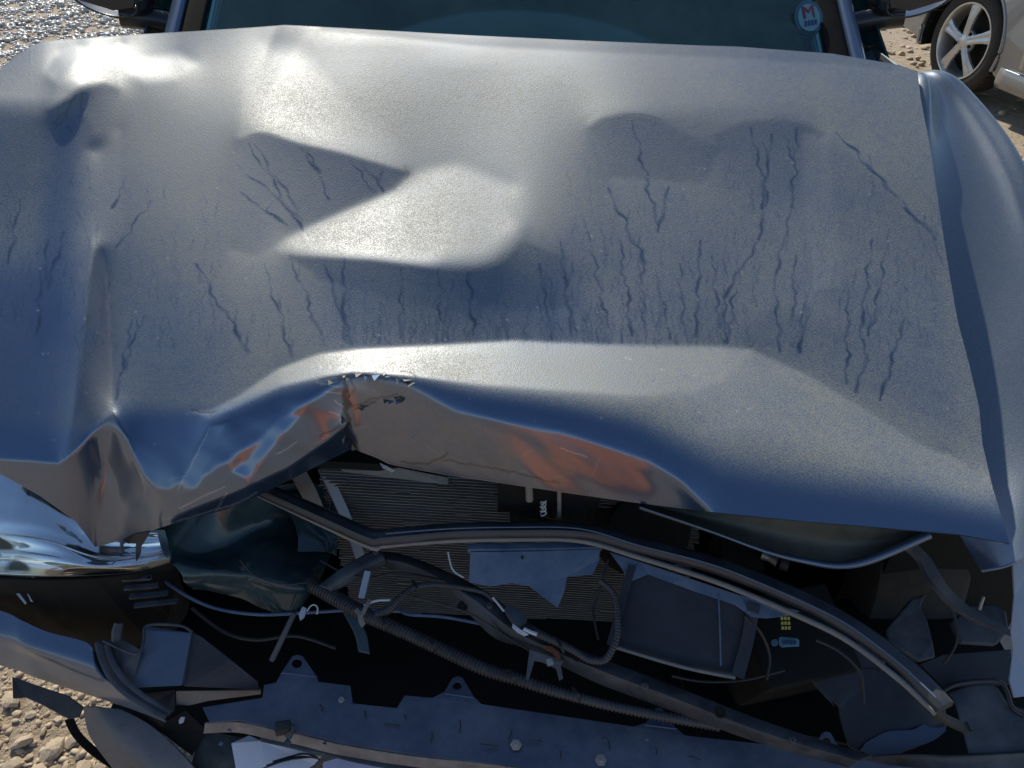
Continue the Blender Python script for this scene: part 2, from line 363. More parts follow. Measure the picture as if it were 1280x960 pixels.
    put([(56, 92), (72, 66), (96, 56), (112, 62), (92, 84), (70, 104)], 50, 6)
    put([(112, 74), (150, 54), (158, 58), (124, 82)], 50, 4)
    put([(72, 165), (100, 150), (94, 260), (80, 400), (50, 430), (56, 270)], 126, 14)
    put([(112, 190), (134, 185), (138, 300), (130, 312), (116, 302)], 74, 9)
    # crease lines
    tau += .10*inside(X, Y, [(150, 45), (345, 34), (300, 160), (292, 290), (284, 420), (160, 420), (150, 200)], 6)*-1
    tau += .06*inside(X, Y, [(345, 34), (385, 34), (340, 110), (318, 162), (296, 170), (302, 120)], 6)
    return rho, tau

CX, CY = None, None
def solve_hood(nu, nv):
    X, Y = coons(nu, nv)
    rho, tau = slope_map(X, Y)
    elev = np.degrees(PITCH)+np.degrees(np.arctan((Y-480)/F))
    phi = np.radians((rho-elev)/2)
    n = np.stack([np.tan(tau)*np.ones_like(phi), -np.sin(phi), np.cos(phi)], -1)
    n /= np.linalg.norm(n, axis=-1, keepdims=True)
    rt, up, fw = (np.array(q) for q in (RT, UP, FW))
    D = fw*F+(X-640)[..., None]*rt+(480-Y)[..., None]*up
    def grad(ax):
        nn = n[1:]+n[:-1] if ax == 0 else n[:, 1:]+n[:, :-1]
        nn = nn/np.linalg.norm(nn, axis=-1, keepdims=True)
        dd = np.diff(D, axis=ax); dm = (D[1:]+D[:-1])/2 if ax == 0 else (D[:, 1:]+D[:, :-1])/2
        den = (nn*dm).sum(-1); den = np.minimum(den, -.06*np.linalg.norm(dm, axis=-1))
        return -(nn*dd).sum(-1)/den
    gu, gv_ = grad(0), grad(1)
    # rough plane of the undamaged hood as a weak anchor
    P0 = np.array(at(640, 60, d=1.35)); P1 = np.array(at(640, 625, d=.97)); e = P1-P0
    pn = np.cross(e, [1, 0, 0]); t0 = ((P0-np.array(CAM))@pn)/(D@pn)
    L0 = np.log(t0)
    hu = (np.abs(np.diff(X, axis=0)).mean()); hv = np.abs(np.diff(Y, axis=1)).mean()
    wu = (.30*(hv/hu)*(1-.75*sstep((Y-interp(EDGE, X))/30)))[1:]; wv = 1.0; wa = 2e-6*hv*hv*4
    # less sideways pull across the real steps of the lip
    def A(L):
        r = wa*L
        du = np.diff(L, axis=0)*wu; r[1:] += du; r[:-1] -= du
        dv = np.diff(L, axis=1)*wv; r[:, 1:] += dv; r[:, :-1] -= dv
        return r
    b = wa*L0
    b[1:] += gu*wu; b[:-1] -= gu*wu; b[:, 1:] += gv_*wv; b[:, :-1] -= gv_*wv
    return X, Y, A, b, L0
def cg(A, b, x, it):
    r = b-A(x); p = r.copy(); rs = (r*r).sum()
    for _ in range(it):
        Ap = A(p); al = rs/(p*Ap).sum(); x = x+al*p; r = r-al*Ap
        rn = (r*r).sum(); p = r+rn/rs*p; rs = rn
        if rn < 1e-14: break
    return x
def resize(Z, nu, nv):
    a = np.linspace(0, Z.shape[0]-1, nu); b = np.linspace(0, Z.shape[1]-1, nv)
    def cub(Z, t, ax):
        Z = np.moveaxis(Z, ax, 0); n = Z.shape[0]; i = np.clip(np.floor(t).astype(int), 0, n-2); f = (t-i)[:, None]
        q = lambda k: Z[np.clip(i+k, 0, n-1)]
        p0, p1, p2, p3 = q(-1), q(0), q(1), q(2)
        r = p1+.5*f*(p2-p0+f*(2*p0-5*p1+4*p2-p3+f*(3*(p1-p2)+p3-p0)))
        return np.moveaxis(r, 0, ax)
    return cub(cub(Z, a, 0), b, 1)
Lg = None
for (nu, nv, it) in ((101, 66, 500), (201, 131, 300), (401, 261, 220)):
    X, Y, A, b_, L0 = solve_hood(nu, nv)
    Lg = cg(A, b_, L0 if Lg is None else resize(Lg, nu, nv), it)
NU, NV = 801, 521
HX, HY = coons(NU, NV); HL = resize(Lg, NU, NV)
def hood_points(X, Y, L):
    t = np.exp(L)[..., None]
    return np.array(CAM)+t*(np.array(FW)*F+(X-640)[..., None]*np.array(RT)+(480-Y)[..., None]*np.array(UP))
lipm = inside(HX, HY, [(140, 530), (200, 560), (262, 530), (350, 500), (430, 478), (512, 486), (569, 520), (640, 540), (700, 548), (756, 566), (812, 585), (852, 610), (880, 660), (880, 760), (100, 760)], 12)
rip = np.zeros(HX.shape); rr_ = np.random.default_rng(3)
for k in range(9):
    ang = rr_.normal(.62, .14); wl = rr_.uniform(18, 60); ph = rr_.uniform(0, 6.28)
    q = (HX*math.sin(ang)-HY*math.cos(ang))/wl*6.28+ph+1.3*np.sin((HX*math.cos(ang)+HY*math.sin(ang))/90+ph*2)
    rip += np.sin(q)*(wl/60)**1.3*rr_.uniform(.5, 1)
HL = HL+lipm*rip*.00030
HP = hood_points(HX, HY, HL)

def grid_faces(nu, nv):
    i, j = np.meshgrid(np.arange(nu-1), np.arange(nv-1), indexing='ij'); a = (i*nv+j).ravel()
    return np.stack([a, a+1, a+nv+1, a+nv], -1)
def grid_mesh(name, P, flip=False):
    nu, nv = P.shape[:2]; me = bpy.data.meshes.new(name)
    f = grid_faces(nu, nv)
    if flip: f = f[:, ::-1]
    me.vertices.add(nu*nv); me.vertices.foreach_set('co', P.reshape(-1).astype(np.float32))
    me.loops.add(f.size); me.loops.foreach_set('vertex_index', f.ravel().astype(np.int32))
    me.polygons.add(len(f)); me.polygons.foreach_set('loop_start', np.arange(0, f.size, 4, dtype=np.int32))
    me.update(); me.validate(); return me

tag(link('ground', grid_mesh('ground', np.stack([GX, GY, GZ], -1), True), M_GROUND), kind='structure')

# rivulets washed through the dust, drawn on a flat sheet and carried over to the hood
CW, CH = 1400, 760; OX, OY = 80, 20
canvas = np.zeros((CW, CH), np.float32)
def stroke(pts, wd, amt):
    for k in range(len(pts)-1):
        (x0, y0), (x1, y1) = pts[k], pts[k+1]; n = max(2, int(math.hypot(x1-x0, y1-y0)*1.5))
        for q in range(n):
            f = q/n; x = x0+(x1-x0)*f+OX; y = y0+(y1-y0)*f+OY; r = wd
            a, c = int(x)-5, int(y)-5
            if a < 0 or c < 0 or a+11 >= CW or c+11 >= CH: continue
            gx, gy = np.meshgrid(np.arange(a, a+11), np.arange(c, c+11), indexing='ij')
            d = np.hypot(gx-x, gy-y); v = amt*np.clip(1.25-d/r, 0, 1)
            s = canvas[a:a+11, c:c+11]; np.maximum(s, v, out=s)
def rivulet(x0, y0, x1, y1, wd=1.6, amt=.9, wob=3, depth=0):
    L_ = math.hypot(x1-x0, y1-y0); n = max(5, int(L_/3.5)); pts = []; o = 0; v = 0
    p1, p2, f1, f2 = random.uniform(0, 6), random.uniform(0, 6), random.uniform(.10, .2), random.uniform(.28, .5)
    for k in range(n+1):
        f = k/n; y = y0+(y1-y0)*f; v = v*.6+random.uniform(-.5, .5); e = min(1, f*5, (1-f)*5)
        pts.append((x0+(x1-x0)*f+e*(wob*.55*math.sin(y*f1+p1)+wob*.3*math.sin(y*f2+p2)+v*wob*.25), y))
    ph = random.uniform(0, 6)
    for k in range(n):
        stroke(pts[k:k+2], wd*(.45+.5*k/n)*(1+.35*math.sin(k*.7+ph)), amt*(.75+.25*math.sin(k*.45+ph*2)))
        if depth < 1 and k > 3 and random.random() < .05:
            q = pts[k]; dx = random.choice([-1, 1])*random.uniform(2, 7); l = random.uniform(10, 30)
            rivulet(q[0]+dx, q[1]-l, q[0], q[1], wd*.55, amt*.8, 2, depth+1)
    return pts
for a in [(296, 205, 378, 275), (310, 178, 385, 300), (300, 240, 360, 282), (318, 180, 372, 262), (385, 190, 412, 250), (375, 185, 400, 215), (440, 205, 470, 240), (452, 206, 480, 240),
          (430, 322, 430, 425), (502, 335, 500, 424), (548, 336, 553, 426), (585, 340, 592, 420), (362, 320, 402, 420), (245, 330, 310, 440), (330, 330, 365, 445), (405, 330, 440, 430),
          (790, 150, 822, 282), (836, 235, 822, 290), (760, 235, 806, 330), (735, 290, 760, 410), (800, 310, 808, 425), (775, 300, 790, 420), (850, 330, 856, 418), (820, 340, 838, 424),
          (938, 160, 958, 240), (965, 168, 952, 260), (960, 240, 948, 300), (948, 300, 905, 372), (905, 372, 908, 428), (996, 160, 990, 260), (990, 260, 968, 350), (968, 350, 975, 440), (980, 170, 992, 200),
          (1005, 380, 1000, 440), (995, 320, 990, 400), (1090, 300, 1075, 420), (1110, 305, 1100, 360), (1100, 360, 1085, 420), (1075, 420, 1085, 450), (1060, 370, 1058, 480), (1085, 440, 1070, 490), (1130, 400, 1100, 500),
          (1045, 165, 1120, 245), (1120, 245, 1170, 300), (1130, 260, 1165, 290), (700, 300, 715, 420), (675, 330, 690, 425), (875, 300, 870, 420), (890, 320, 900, 410), (920, 340, 912, 420),
          (155, 230, 140, 260), (190, 250, 145, 310), (180, 395, 150, 470), (165, 400, 145, 500), (60, 300, 45, 420), (25, 250, 10, 330), (80, 290, 60, 360)]:
    rivulet(*a, wd=random.uniform(1.9, 3.4), amt=random.uniform(.85, 1), wob=random.uniform(3, 5.5))
for _ in range(560):
    x = random.choice([random.uniform(640, 1180), random.uniform(640, 1180), random.uniform(250, 640), random.uniform(0, 280)])
    y = 200+230*random.random()**.7; l = random.uniform(10, 55); top = interp(TOP, x)
    if 350 < x < 650 and y < 340: continue
    rivulet(x, y, x+random.uniform(-10, 10), min(y+l, 435), random.uniform(.7, 1.4), random.uniform(.3, .75), random.uniform(2, 4))
for _ in range(150):      # fringe of short runs ending in the trough
    x = random.uniform(420, 940); rivulet(x, 430-random.uniform(20, 70), x+random.uniform(-4, 4), 430, random.uniform(.8, 1.5), random.uniform(.4, .8), 4)
for poly_x in (107, 118, 128):
    rivulet(poly_x+12, 330+random.uniform(0, 120), poly_x-10, 400+random.uniform(0, 120), 1.3, .9, 3)
def sample(c, X, Y):
    x = np.clip(X+OX, 0, CW-2); y = np.clip(Y+OY, 0, CH-2); i = x.astype(int); j = y.astype(int); fx = x-i; fy = y-j
    return (c[i, j]*(1-fx)+c[i+1, j]*fx)*(1-fy)+(c[i, j+1]*(1-fx)+c[i+1, j+1]*fx)*fy
streak = sample(canvas, HX, HY)
dust = np.ones(HX.shape)
edge = np.interp(HX, [-70, 0, 74, 140, 150, 240, 262, 350, 440, 520, 600, 700, 800, 900, 1000, 1150, 1262], [520, 520, 530, 520, 505, 508, 512, 478, 464, 470, 484, 500, 520, 560, 580, 600, 620])
dust *= 1-.97*sstep((HY-edge+10)/(34+26*sstep((HX-700)/250)))
dust *= 1-.35*inside(HX, HY, [(560, 330), (640, 335), (700, 330), (760, 430), (420, 430), (400, 330)], 30)
dust *= .75+.25*sstep((HY-60)/80)
for poly_, so_ in (([(296, 176), (330, 168), (430, 192), (508, 215), (440, 258), (352, 302), (292, 300)], 8), ([(735, 165), (780, 144), (830, 152), (900, 185), (940, 430), (640, 430), (680, 330)], 20), ([(900, 168), (975, 150), (1046, 178), (1172, 300), (1200, 540), (1100, 500), (940, 430)], 14)): dust *= 1-.15*inside(HX, HY, poly_, so_)
dust *= 1-.30*inside(HX, HY, [(-70, 140), (100, 130), (150, 250), (290, 420), (290, 520), (-70, 560)], 60)
dust *= 1-.5*inside(HX, HY, [(66, 150), (104, 140), (98, 260), (84, 420), (46, 440), (50, 270)], 18)
dust *= 1-.65*inside(HX, HY, [(-70, 330), (60, 330), (110, 420), (80, 575), (-70, 560)], 40)
def add_attr(me, name, arr):
    a_ = me.attributes.new(name, 'FLOAT', 'POINT'); a_.data.foreach_set('value', arr.ravel().astype(np.float32))
streak_canvas = canvas
canvas = np.zeros((CW, CH), np.float32)
def scrawl(pts, wd, amt, jag=1.0):
    q = []
    for (x0, y0), (x1, y1) in zip(pts[:-1], pts[1:]):
        n = max(1, int(math.hypot(x1-x0, y1-y0)/5)); q += [(x0+(x1-x0)*k/n+random.uniform(-jag, jag), y0+(y1-y0)*k/n+random.uniform(-jag, jag)) for k in range(n)]
    stroke(q+[pts[-1]], wd, amt)
for p in ([(262, 535), (245, 570), (222, 612)], [(225, 636), (250, 622), (282, 608)], [(270, 640), (276, 628), (284, 616)], [(212, 655), (300, 628), (322, 615)], [(345, 568), (360, 560), (372, 552)],
          [(400, 482), (420, 478), (435, 474)], [(396, 478), (425, 484)], [(405, 490), (428, 492)], [(418, 500), (430, 510), (428, 518)], [(412, 515), (430, 520)], [(700, 560), (735, 572)], [(175, 592), (182, 612), (180, 618)]):
    scrawl(p, .8, .5, .8)
for _ in range(26):
    x = random.uniform(130, 860); y = interp(BOT, x)-random.uniform(4, 70); a = random.gauss(-.25, .5); l = random.uniform(4, 26)
    if y > interp(BOT, x)-6 or y < 500: continue
    scrawl([(x, y), (x+l*math.cos(a), y+l*math.sin(a))], random.uniform(.6, .9), random.uniform(.08, .28), .4)
for _ in range(90):      # white grit on the dusty top
    x = random.uniform(0, 1200); y = random.uniform(180, 560); scrawl([(x, y), (x+random.uniform(1, 3), y+random.uniform(-1, 1))], random.uniform(.6, 1.1), random.uniform(.3, .8), .2)
scratch = sample(canvas, HX, HY)
canvas = np.zeros((CW, CH), np.float32)
for p in ([(400, 474), (420, 470), (440, 468), (462, 469), (485, 470), (512, 478)], [(432, 474), (430, 488), (434, 500), (428, 515), (433, 530), (431, 545), (438, 558)], [(438, 476), (445, 486), (433, 498), (436, 508)], [(440, 508), (452, 505), (462, 499), (478, 497), (498, 492)],
          [(445, 512), (470, 502)], [(500, 578), (530, 580), (550, 574), (560, 565)], [(400, 545), (415, 538), (430, 530)], [(552, 574), (640, 590), (700, 604)], [(500, 464), (516, 466), (520, 472)], [(452, 464), (478, 466)], [(86, 150), (84, 140), (78, 150), (70, 158)], [(101, 112), (102, 130), (103, 154)], [(66, 155), (74, 146), (84, 138), (95, 118)], [(84, 158), (90, 166)],
          [(313, 170), (330, 166), (350, 170)], [(575, 337), (600, 335), (620, 328), (632, 316)], [(786, 143), (806, 143), (828, 150)], [(141, 516), (150, 530), (162, 548), (168, 565)], [(505, 208), (511, 216), (508, 224)], [(240, 512), (256, 517), (270, 514)]):
    scrawl(p, random.uniform(1.0, 1.6), .85 if p[0][1] > 440 else .4, 1.3)
for _ in range(26):
    x = random.uniform(405, 520); scrawl([(x, 470+random.uniform(-3, 8)), (x+random.uniform(4, 14), 470+random.uniform(-3, 8))], .9, random.uniform(.4, .9), 1.2)
crack = sample(canvas, HX, HY)
crack = np.maximum(crack, .8*inside(HX, HY, [(430, 528), (440, 545), (446, 566), (438, 562), (428, 556), (415, 550)], 4)*(rng.random(HX.shape) > .3))
crack = np.maximum(crack, .9*inside(HX, HY, [(431, 478), (436, 482), (434, 496), (441, 505), (434, 514), (440, 524), (436, 536), (446, 548), (448, 566), (436, 560), (430, 545), (432, 530), (426, 518), (430, 506), (427, 494)], 1.5))
tan_tint = inside(HX, HY, [(436, 476), (470, 473), (512, 484), (569, 518), (640, 540), (720, 580), (790, 632), (760, 700), (430, 700), (440, 545), (432, 510)], 10)*.75
tan_tint = np.maximum(tan_tint, .36*inside(HX, HY, [(-70, 560), (70, 585), (135, 530), (180, 610), (300, 610), (430, 530), (430, 700), (-70, 720)], 12))
tan_tint *= 1-inside(HX, HY, [(180, 672), (215, 645), (300, 612), (360, 585), (410, 550), (434, 530), (445, 562), (440, 720), (180, 720)], 4)
tan_tint = np.maximum(tan_tint, .42*inside(HX, HY, [(118, 308), (127, 314), (133, 340), (138, 420), (141, 503), (125, 526), (100, 550), (82, 572), (93, 530), (105, 420), (111, 350)], 3))
hm = grid_mesh('hood', HP)
add_attr(hm, 'scratch', scratch); add_attr(hm, 'crack', crack); add_attr(hm, 'tan_tint', tan_tint)
add_attr(hm, 'streak', streak); add_attr(hm, 'dust', dust)
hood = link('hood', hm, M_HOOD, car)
# thin hem round the hood's edge, and the pressed inner panel under it
def normals_of(P):
    du = np.gradient(P, axis=0); dv = np.gradient(P, axis=1); n = np.cross(dv, du); n /= np.linalg.norm(n, axis=-1, keepdims=True)
    return n*np.where((n*(np.array(CAM)-P)).sum(-1, keepdims=True) < 0, -1, 1)
HN = normals_of(HP)
def hem(seq, nrm, inward, name='hem'):
    n = len(seq); rows = [seq, seq-nrm*.004+inward*-.0012, seq-nrm*.010, seq-nrm*.011+inward*.016]
    return link(name, grid_mesh(name, np.stack(rows, 1)), M_PAINT, hood)
def unit(a): return a/np.linalg.norm(a, axis=-1, keepdims=True)
hem(HP[:, -1], HN[:, -1], unit(HP[:, -4]-HP[:, -1])); hem(HP[:, 0], HN[:, 0], unit(HP[:, 4]-HP[:, 0]))
hem(HP[-1], HN[-1], unit(HP[-5]-HP[-1])); hem(HP[0], HN[0], unit(HP[5]-HP[0]))
sub = (slice(24, -24, 8), slice(16, -20, 8))
inn = HP[sub]-HN[sub]*.024
for _ in range(6):
    inn[1:-1, 1:-1] = (inn[:-2, 1:-1]+inn[2:, 1:-1]+inn[1:-1, :-2]+inn[1:-1, 2:]+4*inn[1:-1, 1:-1])/8
link('inner_panel', grid_mesh('inner_panel', inn, True), M_UNDER, hood)

def hood_at(px, py, h=0):
    k = np.argmin((HX-px)**2+(HY-py)**2); i, j = np.unravel_index(k, HX.shape); return HP[i, j]+HN[i, j]*h
for k in range(34):
    if k < 14: px = random.uniform(404, 522); py = np.interp(px, [404, 440, 480, 522], [474, 468, 469, 478])+random.uniform(-1, 2); dx, dy = random.uniform(4, 13), random.uniform(-2, 4)
    elif k < 26: py = random.uniform(478, 560); px = 434+5*math.sin(py*.3)+random.uniform(-3, 4); dx, dy = random.uniform(-8, 8), random.uniform(4, 10)
    else: px = random.uniform(440, 505); py = 509-(px-440)*.22+random.uniform(-2, 2); dx, dy = random.uniform(5, 14), random.uniform(-3, 3)
    a_, b_, c_ = hood_at(px, py, .0004), hood_at(px+dx, py+dy, .0004), hood_at(px+dx*.4+random.uniform(-2, 2), py+dy*.5+random.uniform(2, 6), random.uniform(.003, .008))
    pymesh('paint_flake', [a_, b_, c_, (a_+b_+c_)/3-HN[400, 400]*.001], [(0, 1, 2), (0, 3, 1), (1, 3, 2), (2, 3, 0)], (M_UNDER, M_PAINT, M_UNDER)[k % 3], hood, False)

# ------------------------------------------------------------------ building kit for bent panels, sheets and hoses
def wp(p):
    if len(p) == 3: return np.array(at(p[0], p[1], z=p[2]))
    return np.array(p[:3], float)          # (x, y, z, 'w') is a place already in metres
def solid(o, th, off=-1, bev=0):
    m = o.modifiers.new('thickness', 'SOLIDIFY'); m.thickness = th; m.offset = off
    if bev:
        b = o.modifiers.new('edge', 'BEVEL'); b.width = bev; b.segments = 2; b.limit_method = 'ANGLE'; b.angle_limit = R(40)
    return o
def smooth_auto(o, ang=35):
    o.data.shade_smooth(); o.data.set_sharp_from_angle(angle=R(ang))
def panel(name, pts, mat, parent, th=.003, holes=(), bev=.0006):
    bm = bmesh.new(); loops = [pts]+list(holes); ed = []
    for lp in loops:
        vs_ = [bm.verts.new(tuple(wp(p))) for p in lp]
        ed += [bm.edges.new((vs_[i], vs_[(i+1) % len(vs_)])) for i in range(len(vs_))]
    bmesh.ops.triangle_fill(bm, use_beauty=True, use_dissolve=False, edges=ed)
    bmesh.ops.recalc_face_normals(bm, faces=bm.faces)
    bm.normal_update()
    if sum((f.normal.dot(CAM-f.calc_center_median()) for f in bm.faces)) < 0: bmesh.ops.reverse_faces(bm, faces=bm.faces)
    me = bpy.data.meshes.new(name); bm.to_mesh(me); bm.free()
    o = link(name, me, mat, parent, False); solid(o, th, -1, bev); return o
def sheet(name, rows, mat, parent, th=.003, n=(24, 16), wrinkle=0, wscale=30, seed=0):
    m = max(len(r) for r in rows); P = []
    for r in rows:
        q = np.array([wp(p) for p in r])
        t = np.linspace(0, len(q)-1, m); P.append(np.stack([np.interp(t, range(len(q)), q[:, k]) for k in range(3)], -1))
    P = np.array(P); G = np.stack([resize(P[..., k], *n) for k in range(3)], -1)
    if wrinkle:
        r_ = np.random.default_rng(seed); N = normals_of(G); h = np.zeros(G.shape[:2])
        for k in range(7):
            d = r_.normal(size=3); d /= np.linalg.norm(d); ph = r_.uniform(0, 6.28); f = wscale*r_.uniform(.5, 2.2)
            h += np.abs(np.sin((G@d)*f+ph+1.5*np.sin(G@np.roll(d, 1)*f*.6)))*20/f/ (1+k*.3)
        G = G+N*((h-h.mean())*wrinkle)[..., None]
    N = normals_of(G); me = grid_mesh(name, G)
    me.calc_loop_triangles(); o = link(name, me, mat, parent)
    bm = bmesh.new(); bm.from_mesh(me); bm.normal_update()
    if sum(f.normal.dot(CAM-f.calc_center_median()) for f in bm.faces) < 0: bmesh.ops.reverse_faces(bm, faces=bm.faces); bm.to_mesh(me)
    bm.free(); me.shade_smooth()
    if th: solid(o, th, -1)
    return o
def path(pts, n):
    P = np.array([wp(p) for p in pts]); t = np.linspace(0, len(P)-1, n)
    i = np.clip(t.astype(int), 0, len(P)-2); f = (t-i)[:, None]; q = lambda k: P[np.clip(i+k, 0, len(P)-1)]
    p0, p1, p2, p3 = q(-1), q(0), q(1), q(2)
    return p1+.5*f*(p2-p0+f*(2*p0-5*p1+4*p2-p3+f*(3*(p1-p2)+p3-p0)))
def tube(name, pts, r, mat, parent, n=40, sides=10, corr=0, prof=None, raw=False):
    """hose, rod or pipe along a bent line; corr gives it rings; prof a cross-section [(side, up)...]"""
    C_ = path(pts, n)
    if corr:                               # resample so that every ring has its own crest and trough
        seg = np.linalg.norm(np.diff(C_, axis=0), axis=1); s = np.r_[0, np.cumsum(seg)]; k = int(s[-1]/corr*4); tt = np.linspace(0, s[-1], k)
        C_ = np.stack([np.interp(tt, s, C_[:, a]) for a in range(3)], -1); n = k
    T = unit(np.gradient(C_, axis=0)); side = unit(np.cross(T, [0, 0, 1.0])); upv = np.cross(side, T)
    rows = []
    for k in range(n):
        rr = r if np.isscalar(r) else np.interp(k/(n-1), np.linspace(0, 1, len(r)), r)
        if corr: rr = rr*(1.0 if k % 4 in (0, 1) else .80)
        if prof: rows.append([C_[k]+side[k]*a*rr+upv[k]*b*rr for a, b in prof])
        else: rows.append([C_[k]+rr*(side[k]*math.cos(2*math.pi*j/sides)+upv[k]*math.sin(2*math.pi*j/sides)) for j in range(sides)])
    m = len(rows[0]); V = [v for rw in rows for v in rw]
    Fc = [(k*m+j, k*m+(j+1) % m, (k+1)*m+(j+1) % m, (k+1)*m+j) for k in range(n-1) for j in range(m)]
    Fc += [tuple(range(m))[::-1], tuple((n-1)*m+j for j in range(m))]
    if raw: return V, Fc
    o = pymesh(name, V, Fc, mat, parent); smooth_auto(o, 50); return o
def block(name, c, size, mat, parent, rot=(0, 0, 0), bev=.004, taper=1.0):
    bm = bmesh.new(); bmesh.ops.create_cube(bm, size=1)
    for v in bm.verts:
        if v.co.z > 0: v.co.x *= taper; v.co.y *= taper
        v.co = Vector((v.co.x*size[0], v.co.y*size[1], v.co.z*size[2]))
    if bev: bmesh.ops.bevel(bm, geom=bm.edges[:], offset=bev, segments=2, affect='EDGES', profile=.6)
    from mathutils import Euler
    bm.transform(Matrix.Translation(Vector(c)) @ Euler([R(a) for a in rot]).to_matrix().to_4x4())
    me = bpy.data.meshes.new(name); bm.to_mesh(me); bm.free(); o = link(name, me, mat, parent); smooth_auto(o, 40); return o
def lathe(name, prof, mat, parent, mtx, sides=32):
    """(radius, height) profile turned round the local Z axis"""
    V = []; m = len(prof)
    for k in range(sides):
        a = 2*math.pi*k/sides
        V += [mtx @ Vector((r*math.cos(a), r*math.sin(a), h)) for r, h in prof]
    Fc = [(k*m+j, ((k+1) % sides)*m+j, ((k+1) % sides)*m+j+1, k*m+j+1) for k in range(sides) for j in range(m-1)]
    o = pymesh(name, V, Fc, mat, parent); smooth_auto(o, 40); return o
def ring(cx, cy, z, r, n=14): return [(cx+r*math.cos(2*math.pi*k/n), cy+r*.92*math.sin(2*math.pi*k/n), z) for k in range(n)]

# ------------------------------------------------------------------ right fender
HR = HP[-1]                                    # hood's right edge, rear to front
def edge_at(v): k = v*(NV-1); return np.array([np.interp(k, range(NV), HR[:, a]) for a in range(3)])
rows = []
for v, cr, ou, sh in ((-.08, (.790, 1.52, 1.165), (.830, 1.55, 1.150), (.93, 1.58, .80)),
                      (0.0, (.800, 1.445, 1.185), (.850, 1.475, 1.176), (.93, 1.52, .80)),
                      (.12, (.825, 1.36, 1.140), (.885, 1.42, 1.158), (.97, 1.44, .75)),
                      (.30, (.845, 1.18, 1.050), (.915, 1.26, 1.100), (.985, 1.26, .70)),
                      (.55, (.835, .98, .945), (.930, 1.08, .995), (.985, 1.06, .70)),
                      (.80, (.800, .80, .845), (.915, .90, .885), (.965, .88, .62)),
                      (1.0, (.745, .64, .785), (.880, .72, .795), (.935, .72, .55))):
    e = edge_at(max(v, 0))+np.array([0, -min(v, 0), min(v, 0)*.25]); e2 = e+np.array([-.012, 0, -.03-.10*min(1, max(v, 0)*2.5)*(1-.7*max(0, (v-.75)/.25))]); e3 = e+np.array([.022, 0, -.012-.108*min(1, max(v, 0)*2.5)*(1-.7*max(0, (v-.75)/.25))])
    cr = np.array(cr); ou = np.array(ou); sh = np.array(sh)
    rows.append([(*e2, 'w'), (*e3, 'w'), (*cr, 'w'), (*((cr+ou)/2+np.array([0, 0, .012])), 'w'), (*ou, 'w'), (*(ou*.65+sh*.35+np.array([.02, 0, 0])), 'w'), (*sh, 'w')])
fender = sheet('fender', rows, M_FENDER, car, .003, (120, 60))
fender['label'] = 'dented dusty fender beside the raised hood edge'
# its front edge, lit look put into its pale colour, coming down beside the empty lamp opening
panel('fender_edge', [(1266, 692, .775), (1300, 690, .775), (1300, 868, .66), (1268, 872, .655), (1262, 850, .665), (1266, 812, .685), (1263, 790, .70), (1268, 745, .735)], M_PALE, fender, .004)
# left fender under the overhanging hood
lrows = []
for y, xi, zt in ((1.40, -.80, 1.10), (1.15, -.80, 1.00), (1.0, -.78, .93), (.90, -.77, .86)):
    lrows.append([(xi, y, zt, 'w'), (xi-.10, y, zt+.01, 'w'), (xi-.16, y, zt-.05, 'w'), (xi-.18, y, zt-.25, 'w'), (xi-.17, y, zt-.48, 'w')])
sheet('fender', lrows, M_FENDER, car, .003, (40, 30))

# ------------------------------------------------------------------ cabin
def glass_y(z): return 1.60+(z-1.13)/.743
ws = empty('windshield', (0, 1.6, 1.13)); ws.parent = car; ws.matrix_parent_inverse = par_inv(car)
bow = lambda x: -.10*(abs(x)/.75)**2.2*-1
def wsp(x, z, off=0): return (x, glass_y(z)+bow(x)*.9+off, z, 'w')
xs_ = np.linspace(-.735, .735, 9)
sheet('glass', [[wsp(x*(1-.12*(z-1.10)/.6), z) for x in xs_] for z in (1.06, 1.2, 1.4, 1.6, 1.72)], M_GLASS, ws, .005, (20, 30))
for s in (-1, 1):
    sheet('glass_seal', [[wsp(s*xx*(1-.12*(z-1.10)/.6), z, -.008+dy) for z in (1.05, 1.2, 1.4, 1.6, 1.72)] for xx, dy in ((.712, .0), (.735, -.004), (.762, -.002), (.770, .03))], M_RUBBER, ws, .004, (8, 20))
    pil = sheet('windshield_pillar', [[wsp(s*xx*(1-.12*(z-1.10)/.6), z, dy) for z in (1.06, 1.2, 1.4, 1.6, 1.72)] for xx, dy in ((.766, .0), (.776, -.022), (.80, -.016), (.815, .03), (.82, .12))], M_PAINT, car, .004, (14, 20))
# cowl, dash, cabin shell
panel('cowl', [(-.80, 1.46, 1.08, 'w'), (.80, 1.46, 1.08, 'w'), (.82, 1.66, 1.10, 'w'), (-.82, 1.66, 1.10, 'w')], M_BLACK, car, .01)
ks_ = list(range(40, NU-20, 20))
sheet('sun_gap_cover', [[(HP[k, 0, 0]*.98, HP[k, 0, 1]-.030, HP[k, 0, 2]-.022, 'w') for k in ks_], [(HP[k, 0, 0]*.98, 1.475, 1.07, 'w') for k in ks_]], M_RUBBER, car, .006, (6, 60))  # added strip, blocks sun slipping in under the hood's rear edge
panel('cowl_corner', [(1074, 52, 1.13), (1090, 58, 1.135), (1120, 82, 1.14), (1150, 96, 1.13), (1100, 96, 1.10), (1066, 80, 1.10)], M_FENDER, car, .006)
for k in range(7): tube('cowl_clip', [(1076+k*3.2, 68-k*1.6, 1.150), (1077+k*3.2, 62-k*1.2, 1.160)], .0024, M_RUBBER, car, 5, 6)
